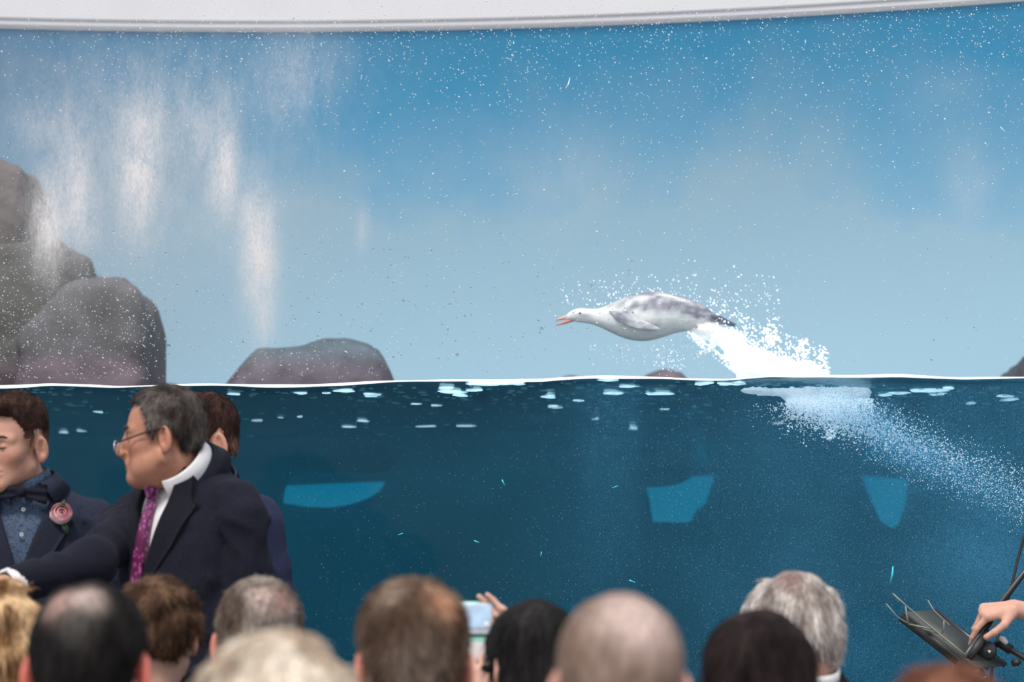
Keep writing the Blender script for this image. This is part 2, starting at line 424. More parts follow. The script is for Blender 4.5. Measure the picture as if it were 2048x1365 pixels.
# --- water body
def surf_sh(N, L, out):
    tc = N.new('ShaderNodeTexCoord'); mp = N.new('ShaderNodeMapping'); mp.inputs['Scale'].default_value = (1, 1.6, 1); L.new(tc.outputs['Object'], mp.inputs['Vector'])
    nz_ = new(N, 'ShaderNodeTexNoise', Scale=7.0, Detail=3.0); L.new(mp.outputs[0], nz_.inputs['Vector'])
    bp = new(N, 'ShaderNodeBump', Strength=.18, Distance=.03); L.new(nz_.outputs['Fac'], bp.inputs['Height'])
    tr = new(N, 'ShaderNodeBsdfTransparent', Color=(.95, 1, 1, 1)); gl = new(N, 'ShaderNodeBsdfGlossy', Color=(.75, .9, .95, 1), Roughness=.2); L.new(bp.outputs[0], gl.inputs['Normal'])
    df = new(N, 'ShaderNodeBsdfDiffuse', Color=(.01, .10, .13, 1))
    lw = new(N, 'ShaderNodeLayerWeight', Blend=.5)
    mr = N.new('ShaderNodeMapRange'); mr.inputs['From Min'].default_value = .55; mr.inputs['From Max'].default_value = .85
    mr.inputs['To Min'].default_value = .1; mr.inputs['To Max'].default_value = .97; L.new(lw.outputs['Facing'], mr.inputs['Value'])
    g2 = N.new('ShaderNodeMixShader'); g2.inputs[0].default_value = .62; L.new(gl.outputs[0], g2.inputs[1]); L.new(df.outputs[0], g2.inputs[2])
    m = N.new('ShaderNodeMixShader'); L.new(mr.outputs[0], m.inputs[0]); L.new(tr.outputs[0], m.inputs[1]); L.new(g2.outputs[0], m.inputs[2])
    L.new(m.outputs[0], out.inputs[0])
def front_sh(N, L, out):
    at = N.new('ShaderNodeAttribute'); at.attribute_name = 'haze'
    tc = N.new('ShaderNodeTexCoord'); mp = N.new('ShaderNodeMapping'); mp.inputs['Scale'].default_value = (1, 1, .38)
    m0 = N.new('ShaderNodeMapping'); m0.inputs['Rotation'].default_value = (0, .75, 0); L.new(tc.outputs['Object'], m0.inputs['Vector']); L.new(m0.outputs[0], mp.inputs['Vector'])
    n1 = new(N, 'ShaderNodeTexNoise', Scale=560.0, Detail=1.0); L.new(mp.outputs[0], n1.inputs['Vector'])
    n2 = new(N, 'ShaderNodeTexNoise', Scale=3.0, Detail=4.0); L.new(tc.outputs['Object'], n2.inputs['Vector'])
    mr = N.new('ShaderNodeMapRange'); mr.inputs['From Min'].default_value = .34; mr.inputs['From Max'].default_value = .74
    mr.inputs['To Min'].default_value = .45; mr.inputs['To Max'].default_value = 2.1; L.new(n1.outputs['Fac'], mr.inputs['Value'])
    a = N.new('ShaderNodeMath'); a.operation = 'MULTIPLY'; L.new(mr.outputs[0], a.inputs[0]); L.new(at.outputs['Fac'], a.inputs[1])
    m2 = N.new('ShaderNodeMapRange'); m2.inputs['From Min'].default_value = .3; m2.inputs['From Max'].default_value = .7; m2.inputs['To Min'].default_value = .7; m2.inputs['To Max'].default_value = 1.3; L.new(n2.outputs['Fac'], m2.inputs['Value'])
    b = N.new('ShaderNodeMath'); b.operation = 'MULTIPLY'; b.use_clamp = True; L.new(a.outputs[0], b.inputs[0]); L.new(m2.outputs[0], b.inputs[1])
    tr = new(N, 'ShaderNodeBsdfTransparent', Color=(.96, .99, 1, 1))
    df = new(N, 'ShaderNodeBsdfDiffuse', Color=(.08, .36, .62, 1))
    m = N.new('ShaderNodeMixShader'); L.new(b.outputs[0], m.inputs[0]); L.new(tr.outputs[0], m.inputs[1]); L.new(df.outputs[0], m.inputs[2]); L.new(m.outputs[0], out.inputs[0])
surf_m = transp_mat('water_surface', surf_sh); front_m = transp_mat('water_bubbles_and_reflections', front_sh)
def inner_sh(N, L, out):
    t = new(N, 'ShaderNodeBsdfTransparent', Color=(1, 1, 1, 1)); L.new(t.outputs[0], out.inputs[0])
inner_m = transp_mat('water_inner_face', inner_sh)
for m_ in (surf_m, front_m, inner_m):
    N_ = m_.node_tree.nodes; v_ = N_.new('ShaderNodeVolumePrincipled'); v_.inputs['Density'].default_value = WD; v_.inputs['Color'].default_value = (*WC, 1); v_.inputs['Absorption Color'].default_value = (0, 0, 0, 1)
    o_ = [n for n in N_ if n.type == 'OUTPUT_MATERIAL'][0]; m_.node_tree.links.new(v_.outputs[0], o_.inputs['Volume'])
nX, nY = 300, 110
X = np.linspace(-4.15, 4.15, nX); T = np.linspace(0, 1, nY) ** 1.5
def surfz(x, y):
    y0_ = Yg(x) + .062; y1_ = Yr(x) - .002; t = np.clip((y - y0_) / (y1_ - y0_), 0, 1)
    wv = .006 * np.sin(x * 9 + y * 4 + 2 * np.sin(y * 2)) + .008 * np.sin(x * 3.1 - y * 5) + .006 * vn(x, y * 2, x * 0, 5, 2)
    return wz(x) * np.exp(-t * 25) + (1 - np.exp(-t * 25)) * (WZ0 + wv)
sx, st = np.meshgrid(X, T, indexing='ij'); y0 = Yg(sx) + .062; y1 = Yr(sx) - .002
sy = y0 + (y1 - y0) * st
sz = surfz(sx, sy)
SV = np.stack([sx, sy, sz], -1).reshape(-1, 3)
nF = 60
fX, fT = np.meshgrid(np.linspace(-4.15, 4.15, 500), np.linspace(0, 1, nF), indexing='ij')
fz = .03 + (wz(fX) - .03) * fT; FV = np.stack([fX, Yg(fX) + .062, fz], -1).reshape(-1, 3)
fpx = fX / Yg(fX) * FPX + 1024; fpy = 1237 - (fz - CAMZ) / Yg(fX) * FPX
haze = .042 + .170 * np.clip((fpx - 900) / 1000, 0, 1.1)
haze += .05 * (1 / (1 + np.exp(-(fpx - 1165) / 14)) - 1 / (1 + np.exp(-(fpx - 1286) / 4))) * np.clip((1250 - fpy) / 300, .2, 1)  # pale column paints a reflection in the pane
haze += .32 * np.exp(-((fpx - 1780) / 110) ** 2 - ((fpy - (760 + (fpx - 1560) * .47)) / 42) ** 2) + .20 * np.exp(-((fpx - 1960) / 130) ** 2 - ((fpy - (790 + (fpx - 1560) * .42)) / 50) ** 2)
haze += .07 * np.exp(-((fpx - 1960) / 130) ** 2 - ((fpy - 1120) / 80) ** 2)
haze += .03 * np.exp(-((fpx - 957) / 9) ** 2 - ((fpy - 1000) / 40) ** 2) + .02 * np.exp(-((fpx - 968) / 14) ** 2 - ((fpy - 1130) / 40) ** 2)  # two faint streaks paint grey reflections in the pane
# back, floor and sides close the body so it holds the murky volume
bX = X; nb0 = len(SV) + len(FV)
BV_ = np.array([[(x, Yr(x) - .002, .03), (x, Yr(x) - .002, float(z))] for x, z in zip(X, sz[:, -1])]).reshape(-1, 3)
LV = np.array([[(x, Yg(x) + .062, .03), (x, Yr(x) - .002, .03)] for x in X]).reshape(-1, 3)
sides = []
for ix in (0, -1):
    top = np.stack([sx[ix], sy[ix], sz[ix]], 1); bot = top.copy(); bot[:, 2] = .03
    sides.append((np.stack([bot, top], 1).reshape(-1, 3), grid_faces(nY, 2) if ix else grid_faces(nY, 2)[:, ::-1]))
allV, allF, _c = join([(SV, grid_faces(nX, nY), None), (FV, grid_faces(500, nF)[:, ::-1], None), (BV_, grid_faces(nX, 2), None), (LV, grid_faces(nX, 2)[:, ::-1], None), (sides[0][0], sides[0][1], None), (sides[1][0], sides[1][1], None)])
hz = np.zeros(len(allV)); hz[len(SV):len(SV) + len(FV)] = haze.ravel()
wt = mk('pool_water', allV, allF, surf_m, attrs={'haze': hz})
wt.data.materials.append(front_m)
mi = np.zeros(len(wt.data.polygons), dtype=np.int32); mi[(nX - 1) * (nY - 1):(nX - 1) * (nY - 1) + 499 * (nF - 1)] = 1; mi[(nX - 1) * (nY - 1) + 499 * (nF - 1):] = 2; wt.data.materials.append(inner_m); wt.data.polygons.foreach_set('material_index', mi)
tag(wt, 'deep teal water filling the lower half of the penguin tank', 'water', kind='stuff')

foam_m = transp_mat('foam', lambda N, L, out: (
    (lambda d, t, a: (L.new(d.outputs[0], a.inputs[0]), L.new(t.outputs[0], a.inputs[1]), L.new(a.outputs[0], out.inputs[0])))(
        new(N, 'ShaderNodeBsdfDiffuse', Color=(.93, .93, .93, 1)), new(N, 'ShaderNodeBsdfTranslucent', Color=(.55, .56, .57, 1)), N.new('ShaderNodeAddShader'))))
# bright meniscus along the pane
pts = []; rad = []
for x in np.linspace(-4.15, 4.15, 700):
    pts.append((x, Yg(x) + .052, float(wz(x)))); rad.append(.0036 + .0012 * math.sin(x * 7) + .0006 * math.sin(x * 23))
V, F = tube(pts, rad, 8)
tag(mk('waterline', V, F, foam_m), 'thin white wavy waterline where the water meets the pane', 'waterline', kind='stuff')
# flat white flecks stand in for light glints under the surface
fl = []
for px, py, wd, hg in [(745, 801, 20, 4), (690, 791, 24, 3), (905, 789, 34, 3.5), (890, 785, 20, 3), (950, 787, 18, 2), (920, 794, 12, 2), (970, 765, 45, 4), (1010, 770, 34, 3), (1040, 781, 16, 4), (1098, 799, 16, 4), (1110, 828, 18, 3.5), (1155, 807, 10, 2), (515, 844, 14, 3), (195, 828, 10, 2.5), (726, 844, 10, 2), (1230, 795, 24, 2.5), (1215, 774, 22, 3), (1255, 786, 24, 2), (1320, 793, 34, 2), (1410, 775, 18, 3), (1450, 778, 16, 2), (1478, 769, 16, 4), (1262, 862, 6, 2), (1265, 862, 12, 2), (1195, 845, 6, 2), (1860, 783, 52, 4), (1800, 793, 26, 3), (1875, 796, 20, 3), (1770, 797, 16, 2.5), (2010, 803, 22, 3), (2020, 812, 14, 2), (1555, 854, 10, 2), (1895, 768, 12, 2), (830, 818, 18, 1.5), (870, 820, 10, 1.2), (600, 794, 14, 1.5), (650, 798, 14, 1.5), (470, 797, 14, 1.5), (850, 856, 30, 1.2), (700, 856, 26, 1), (930, 857, 26, 1), (560, 838, 5, 1.5), (600, 839, 5, 1.5), (1330, 818, 10, 1.2), (1940, 820, 12, 2), (130, 868, 10, 1.2), (165, 865, 8, 1)]:
    lev = 1
    z = WZ0 - .012
    # distance at which the sight line meets the surface
    q = P(px, py, 1.0); Y = min(max((z - CAMZ) / (q[2] - CAMZ), 7.5), 11.6); c = P(px, py, Y)
    if Y < Yg(c[0]) + .1: Y = Yg(c[0]) + .1; c = P(px, py, Y)
    s = Y / FPX
    zz = float(surfz(np.array([c[0]]), np.array([c[1]]))[0]); c = np.array([c[0], c[1], zz - .002])
    fl.append((c, (wd * s * 1.5, .012 + hg * .012, .003)))
C = np.array([f[0] for f in fl]); R = np.array([f[1] for f in fl])
V, F = blobs(C, R * [.5, 1, 1], ICO2_V, ICO2_F)
V[:, 0] += .018 * vn(V[:, 0], V[:, 1] * 3, V[:, 2], 26, 3); V[:, 1] += .02 * vn(V[:, 0], V[:, 1], V[:, 2], 24, 5)
glint_t = transp_mat('painted_glint', lambda N, L, out: (lambda d, t, a: (L.new(d.outputs[0], a.inputs[0]), L.new(t.outputs[0], a.inputs[1]), L.new(a.outputs[0], out.inputs[0])))(new(N, 'ShaderNodeBsdfDiffuse', Color=(.9, .95, .95, 1)), new(N, 'ShaderNodeBsdfTranslucent', Color=(.95, 1, 1, 1)), N.new('ShaderNodeAddShader')))
tag(mk('surface_glint_flecks', V, F, glint_t), 'scattered white flecks standing in for light glints on the underside of the water surface', 'foam', kind='stuff')
# fine pale specks painted in as ripple glints
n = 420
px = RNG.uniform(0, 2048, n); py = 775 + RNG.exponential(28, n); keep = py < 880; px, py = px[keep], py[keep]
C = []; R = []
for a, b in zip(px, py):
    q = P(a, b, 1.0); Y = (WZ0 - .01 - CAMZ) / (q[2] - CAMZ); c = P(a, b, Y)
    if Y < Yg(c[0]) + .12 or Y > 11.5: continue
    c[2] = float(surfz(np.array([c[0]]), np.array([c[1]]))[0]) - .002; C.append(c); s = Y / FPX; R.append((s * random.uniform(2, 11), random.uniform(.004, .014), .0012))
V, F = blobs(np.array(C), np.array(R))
tag(mk('ripple_glint_specks', V, F, mat('ripple_glint', (.22, .62, .66), .3)), 'fine pale teal specks standing in for ripple glints just under the water surface', 'ripples', kind='stuff')

# submerged lit windows in the rear pool wall
cy_m = mat('lit_cyan_pane', (.0, .25, .38), .4, emis=((.0, .40, .70), 1.05), noise=(3, .2))
cy2 = mat('window_surround', (.008, .05, .075), .7)
def sub_window(name, outline, label_n, rim=None):
    Pt = np.array([PG(a, b, Yr, -.03) for a, b in outline]); n = len(Pt)
    c = Pt.mean(0)
    V = np.concatenate([Pt, Pt + [0, .04, 0]])
    i = np.arange(n); F = [np.stack([i, (i + 1) % n, n + (i + 1) % n, n + i], 1)]
    root = mk(name, np.concatenate([V, [c]]), F + [np.stack([i, (i + 1) % n, np.full(n, 2 * n)], 1)], cy_m, smooth=False)
    tag(root, kind='structure')
    fr = tube([p for p in Pt], .005, 6, closed=True); mk('window_frame', fr[0], fr[1], cy2, parent=root)
    return root
half = [(530, 973)] + [(620, 968), (770, 962)] + [(768 - 8 * 0, 975), (755, 988), (735, 1000), (700, 1012), (660, 1018), (610, 1016), (565, 1008)]
sub_window('window_2', half, 2)
sub_window('window_3', [(1290, 955), (1430, 950), (1420, 985), (1413, 1010), (1395, 1022), (1386, 1040), (1378, 1048), (1305, 1046), (1297, 1000)], 3)
sub_window('window_4', [(1725, 950), (1815, 958), (1814, 1000), (1800, 1050), (1785, 1060), (1760, 1045), (1742, 1005)], 4)

# --- rocks
rock_m = mat('rock', (.2, .19, .2), .85, attr=True, noise=(9, .25), bump=(14, .5, .03))
def rock(outline, Y, depth, label, seed, tint, h=.025, zbot=0.0, ped=None, wobs=.028, rd=.14):
    """outline: crown silhouette of the rock as seen from the seats; the rock itself is a boulder 'depth' deep standing on the pool floor"""
    pts = np.array([P(a, b, Y) for a, b in outline]); xs, zs = pts[:, 0], pts[:, 2]
    x0, x1 = xs.min(), xs.max(); xc = (x0 + x1) / 2
    def f(x, y, z):
        wob = wobs * fbm(x, y, z, 5, seed)
        top = np.interp(x, xs, zs)
        dz = (z - top) * .75
        ex = np.maximum(x0 - x, x - x1)
        dd = np.abs(y - Y - .12) - depth * (.5 + .18 * np.clip((top - z) / .6, 0, 1))
        d = smax(dz, smax(ex, dd, rd), rd)
        if zbot > 0: d = smax(d, zbot - z, .08)
        if ped: d = smin(d, smax(capf(x, y, z, (P(ped, 900, Y)[0], Y + .3, 0), (P(ped, 900, Y)[0], Y + .2, WZ0 - .05), .3, .16), .03 - z, .02), .1)
        return d + wob
    V, F = nets(f, (x0 - .12, Y - depth, max(zbot - .05, 0.0) if not ped else 0.0), (x1 + .12, Y + depth * 1.2 + .2, zs.max() + .1), h)
    nn = fbm(V[:, 0], V[:, 1], V[:, 2], 3, seed + 5)
    base = np.array(tint)[None] * (1 + .25 * nn[:, None])
    # low tide band of mauve growth; underwater dimness painted dark teal below the water line
    tb = 1 / (1 + np.exp((V[:, 2] - (WZ0 + .33)) / .015))[:, None]
    base = base * (1 - tb * .6) + np.array([.17, .11, .135]) * tb * .6
    uw = 1 / (1 + np.exp((V[:, 2] - (WZ0 + .02)) / .01))[:, None]
    base = base * (1 - uw) + np.array([.012, .06, .075]) * uw
    tag(mk('rock', V, F, rock_m, cols=base), label, 'rock', 'rocks standing in the tank')
rock([(-260, 300), (-120, 300), (-40, 318), (20, 330), (52, 340), (68, 368), (64, 420), (45, 500), (44, 760)][:6] + [(70, 400)], 10.5, .7, 'tallest brown rock at the far left edge of the tank', 1, (.118, .098, .094), rd=.09)
rock([(-60, 490), (40, 478), (80, 476), (130, 482), (158, 494), (168, 540)], 10.15, .6, 'middle step grey rock between the tallest and lowest left rocks', 2, (.092, .088, .080), rd=.08)
rock([(60, 640), (118, 612), (140, 584), (200, 574), (255, 576), (290, 592), (306, 640), (309, 760)], 9.9, .6, 'lowest rock of the left stack, rounded grey and mauve', 3, (.098, .092, .098), rd=.08)
rock([(430, 775), (440, 762), (470, 742), (500, 712), (520, 694), (590, 688), (650, 676), (690, 672), (735, 685), (768, 700), (785, 722), (797, 760)], 10.0, .6, 'low wide domed grey rock left of centre at the waterline', 4, (.085, .115, .14), zbot=WZ0 - .10, ped=470, wobs=.018)
rock([(1090, 764), (1110, 757), (1150, 755), (1190, 762)], 10.9, .9, 'small flat dark rock barely above the water left of the leaping penguin splash', 5, (.09, .12, .16), zbot=WZ0 - .10, wobs=.006)
rock([(1258, 764), (1285, 752), (1320, 743), (1360, 740), (1378, 748), (1386, 762)], 11.0, .8, 'small mauve rock breaking the water below the penguin', 6, (.13, .10, .12), zbot=WZ0 - .10, wobs=.008)
rock([(2015, 756), (2024, 726), (2040, 714), (2090, 700), (2200, 690)], 10.5, .7, 'dark rock at the right edge above the waterline', 7, (.08, .085, .11), zbot=WZ0 - .10)

# --- drops on the pane
drop_m = mat('bright_water_drop', (.86, .90, .93), .15, spec=.8)
def clear_drop(N, L, out):
    g = new(N, 'ShaderNodeBsdfGlass', IOR=1.33, Roughness=.0); L.new(g.outputs[0], out.inputs[0])
cdrop_m = transp_mat('clear_water_drop', clear_drop)
def drop_field(n, smin_, smax_, weight):
    C = []; R = []; A = []
    while len(C) < n:
        a, b = random.uniform(-220, 2270), random.uniform(0, 765)
        if random.random() > weight(a, b): continue
        q = PG(a, b, off=.0635)
        if q[2] < wz(q[0]) + .02: continue
        r = random.uniform(smin_, smax_) * (1 if random.random() < .93 else 1.5)
        C.append(q); R.append((r, r * .5, r * random.uniform(.8, 1.9))); A.append(random.uniform(.5, 1.2))
    return blobs(np.array(C), np.array(R), rot=-np.array(A))
def wt1(a, b):
    v = .9 * math.exp(-max(0, b - 60) / 160) * (.45 + .55 * min(1, a / 900)) + .05
    if a < 320 and b > 470: v = max(v, 1.0)
    if 430 < a < 800 and b > 670: v = max(v, .6)
    if a < 900 and b > 450: v = max(v, .2)
    if 1080 < a < 1640 and 540 < b < 760: v = max(v, .22)
    return v
V, F = drop_field(9000, .0005, .0019, wt1)
tag(mk('water_droplets', V, F, drop_m, parent=None), 'fine bright water droplets speckled over the upper window pane', 'droplets', kind='stuff')
V, F = drop_field(780, .0012, .003, lambda a, b: .8 if 450 < b < 720 and a < 1300 else .1)
tag(mk('water_droplets', V, F, cdrop_m), 'clear dark-edged water drops clinging to the window pane above the rocks', 'droplets', kind='stuff')
# scratches in the pane
scr_w = mat('scratch_white', (.9, .9, .9), .4); scr_c = mat('scratch_glint_cyan', (.05, .65, .75), .3);  # cyan refraction glints are put into the scratch colour
for (pts_, m_, wdt) in [([(1131, 177), (1137, 168), (1140, 155)], scr_w, .0022), ([(2001, 254), (2010, 264)], scr_w, .002), ([(1004, 960), (1009, 971)], scr_c, .004), ([(796, 1071), (806, 1067)], scr_c, .003), ([(948, 1082), (958, 1086)], scr_c, .004), ([(1258, 1161), (1270, 1166)], scr_c, .004), ([(1786, 1133), (1785, 1148), (1780, 1168)], scr_c, .0035), ([(1083, 1104), (1081, 1114)], scr_c, .003), ([(1224, 977), (1236, 972)], scr_c, .003)]:
    V, F = tube([PG(a, b, off=-.001) for a, b in pts_], [wdt * .5] + [wdt] * (len(pts_) - 2) + [wdt * .4], 6)
    mk('scratch', V, F, m_, parent=pane)

# --- bubbles under water
bub_m = foam_m; fbub_m = mat('fine_air_bubbles', (.45, .68, .80), .4)
C = []; R = []
while len(C) < 9000:
    a, b = random.uniform(560, 2060), random.uniform(775, 1365)
    wgt = .25 + .75 * min(1, max(0, (a - 900) / 900)); 
    if random.random() > wgt: continue
    q = PG(a, b, off=.07 + random.random() ** 2 * .5)
    if q[2] > wz(q[0]) - .02: continue
    C.append(q); r = random.uniform(.0005, .0011); R.append((r, r, r * random.uniform(1, 2)))
V, F = blobs(np.array(C), np.array(R), OCT_V, OCT_F, rot=-RNG.uniform(.3, 1.0, len(C)))
tag(mk('fine_bubbles', V, F, fbub_m), 'haze of fine air bubbles drifting through the right half of the water', 'bubbles', kind='stuff')
# diving plume
C = []; R = []
def addb(n, fx, fy, r0, r1, d0=.16, d1=.3):
    for _ in range(n):
        a, b = fx(), None; b = fy(a)
        q = PG(a, b, off=random.uniform(d0, d1))
        if q[2] > wz(q[0]) - .01: continue
        C.append(q); r = random.uniform(r0, r1); R.append((r, r, r * random.uniform(.8, 1.5)))
G = random.gauss
addb(1300, lambda: random.uniform(1572, 1745), lambda a: 798 + abs(G(0, 1)) * 15, .001, .0036)
addb(900, lambda: G(1658, 38), lambda a: 806 + abs(G(0, 1)) * 30, .0008, .0034)
addb(2600, lambda: G(1648, 48), lambda a: 804 + abs(G(0, 1)) * 26, .0005, .0020)
addb(90, lambda: G(1662, 8), lambda a: 850 + random.random() * 30, .001, .004)
addb(2600, lambda: 1640 + abs(G(0, 1)) * 130, lambda a: 790 + (a - 1600) * .42 + G(0, 22), .0009, .0026)
addb(5400, lambda: random.uniform(1680, 2240), lambda a: 800 + (a - 1600) * .43 + G(0, 32), .0007, .0018)
V, F = blobs(np.array(C), np.array(R), rot=RNG.uniform(0, 3, len(C)))
tag(mk('bubble_plume', V, F, bub_m), 'trail of white bubbles streaming down to the right below the splash', 'bubbles', kind='stuff')
# foam raft just under the surface
out = np.array([(1478, 782), (1500, 777), (1560, 778), (1620, 776), (1690, 774), (1735, 776), (1742, 784), (1738, 800), (1715, 812), (1660, 818), (1610, 815), (1575, 806), (1560, 793), (1520, 790), (1490, 786)], float)
def poly_sd(px, py, poly):
    d = np.full(px.shape, 1e9); ins = np.zeros(px.shape, bool); n = len(poly)
    for i in range(n):
        a, b = poly[i], poly[(i + 1) % n]; e = b - a
        wx, wy = px - a[0], py - a[1]; t = np.clip((wx * e[0] + wy * e[1]) / (e @ e), 0, 1)
        d = np.minimum(d, (wx - t * e[0]) ** 2 + (wy - t * e[1]) ** 2)
        c = ((a[1] <= py) & (b[1] > py)) | ((b[1] <= py) & (a[1] > py))
        with np.errstate(divide='ignore', invalid='ignore'):
            xx = a[0] + (py - a[1]) / (b[1] - a[1]) * e[0]
        ins ^= c & (px < xx)
    return np.where(ins, -1, 1) * np.sqrt(d)
def blob_from_outline(poly, Yc, dep, namp, nf, h, seed, mrg=.03):
    W = np.array([P(a, b, Yc) for a, b in poly])
    pl = W[:, [0, 2]]
    def f(x, y, z):
        d = poly_sd(x[:, 0, :], z[:, 0, :], pl)[:, None, :] + 0 * x
        thick = dep * np.sqrt(np.clip(-d, 0, dep) / dep)
        dd = np.where(d > 0, np.sqrt(d ** 2 + (y - Yc) ** 2), np.maximum(np.abs(y - Yc) - thick, d))
        return dd - .002 + namp * fbm(x, y, z, nf, seed)
    return nets(f, (pl[:, 0].min() - mrg, Yc - dep - mrg, pl[:, 1].min() - mrg), (pl[:, 0].max() + mrg, Yc + dep + mrg, pl[:, 1].max() + mrg), h)
V, F = blob_from_outline(out, 7.62, .10, .004, 60, .004, 3)
tag(mk('foam_patch', V, F, foam_m), 'solid white foam patch just under the surface below the splash', 'foam', kind='stuff')
# splash
YS = 8.15
out = np.array([(1372, 655), (1395, 668), (1418, 682), (1428, 700), (1436, 690), (1450, 706), (1458, 722), (1462, 738), (1474, 752), (1470, 762), (1655, 762), (1650, 750), (1640, 738), (1622, 726), (1605, 722), (1592, 727), (1575, 718), (1560, 722), (1545, 712), (1528, 708), (1512, 694), (1497, 690), (1480, 672), (1462, 660), (1440, 652), (1420, 644), (1395, 642)], float)
V, F = blob_from_outline(out, YS, .07, .011, 38, .0045, 8)
tag(mk('water_splash', V, F, foam_m), 'thick white water splash trailing behind the leaping penguin', 'splash', kind='stuff')
C = []; R = []
def drops(n, fa, r0, r1, el=1.8):
    for _ in range(n):
        a, b = fa(); q = P(a, b, YS + G(0, .06)); C.append(q); r = random.uniform(r0, r1); R.append((r, r, r * random.uniform(1, el)))
drops(260, lambda: (1460 + random.random() * 170, 0), .001, .004)
C = []; R = []
def ridge(a): return float(np.interp(a, [1400, 1480, 1545, 1605, 1660], [640, 668, 710, 722, 750]))
def fr1():
    a = random.uniform(1420, 1660); return a, ridge(a) + 6 - random.random() ** 3 * 55
drops(800, fr1, .0008, .0033)
def fr2():
    a = random.uniform(1375, 1462); return a, float(np.interp(a, [1375, 1462], [668, 735])) + random.random() ** 2 * 16 - 9
drops(160, fr2, .001, .0038, 2.6)
def cl(cx, cy, sx, sy): return lambda: (G(cx, sx), G(cy, sy))
drops(70, cl(1545, 668, 8, 16), .0015, .004, 2.5); drops(50, cl(1602, 698, 6, 10), .0015, .004); drops(26, cl(1645, 715, 4, 16), .0015, .004, 2.6); drops(20, cl(1652, 745, 5, 8), .002, .005)
drops(45, cl(1330, 712, 14, 14), .001, .0025, 2.5); drops(12, cl(1406, 700, 3, 8), .002, .005, 2.5); drops(25, cl(1350, 725, 20, 10), .001, .002)
drops(330, lambda: (random.uniform(1120, 1560), 610 - abs(G(0, 34)) + max(0, random.uniform(1120, 1560) - 1400) * .2), .0008, .0024)
drops(160, lambda: (random.uniform(1180, 1480), 690 + abs(G(0, 22))), .0007, .0018)
V, F = blobs(np.array(C), np.array(R), rot=-RNG.uniform(.2, 1.2, len(C)))
tag(mk('splash_droplets', V, F, foam_m), 'white droplets thrown up around the penguin and its splash', 'droplets', kind='stuff')

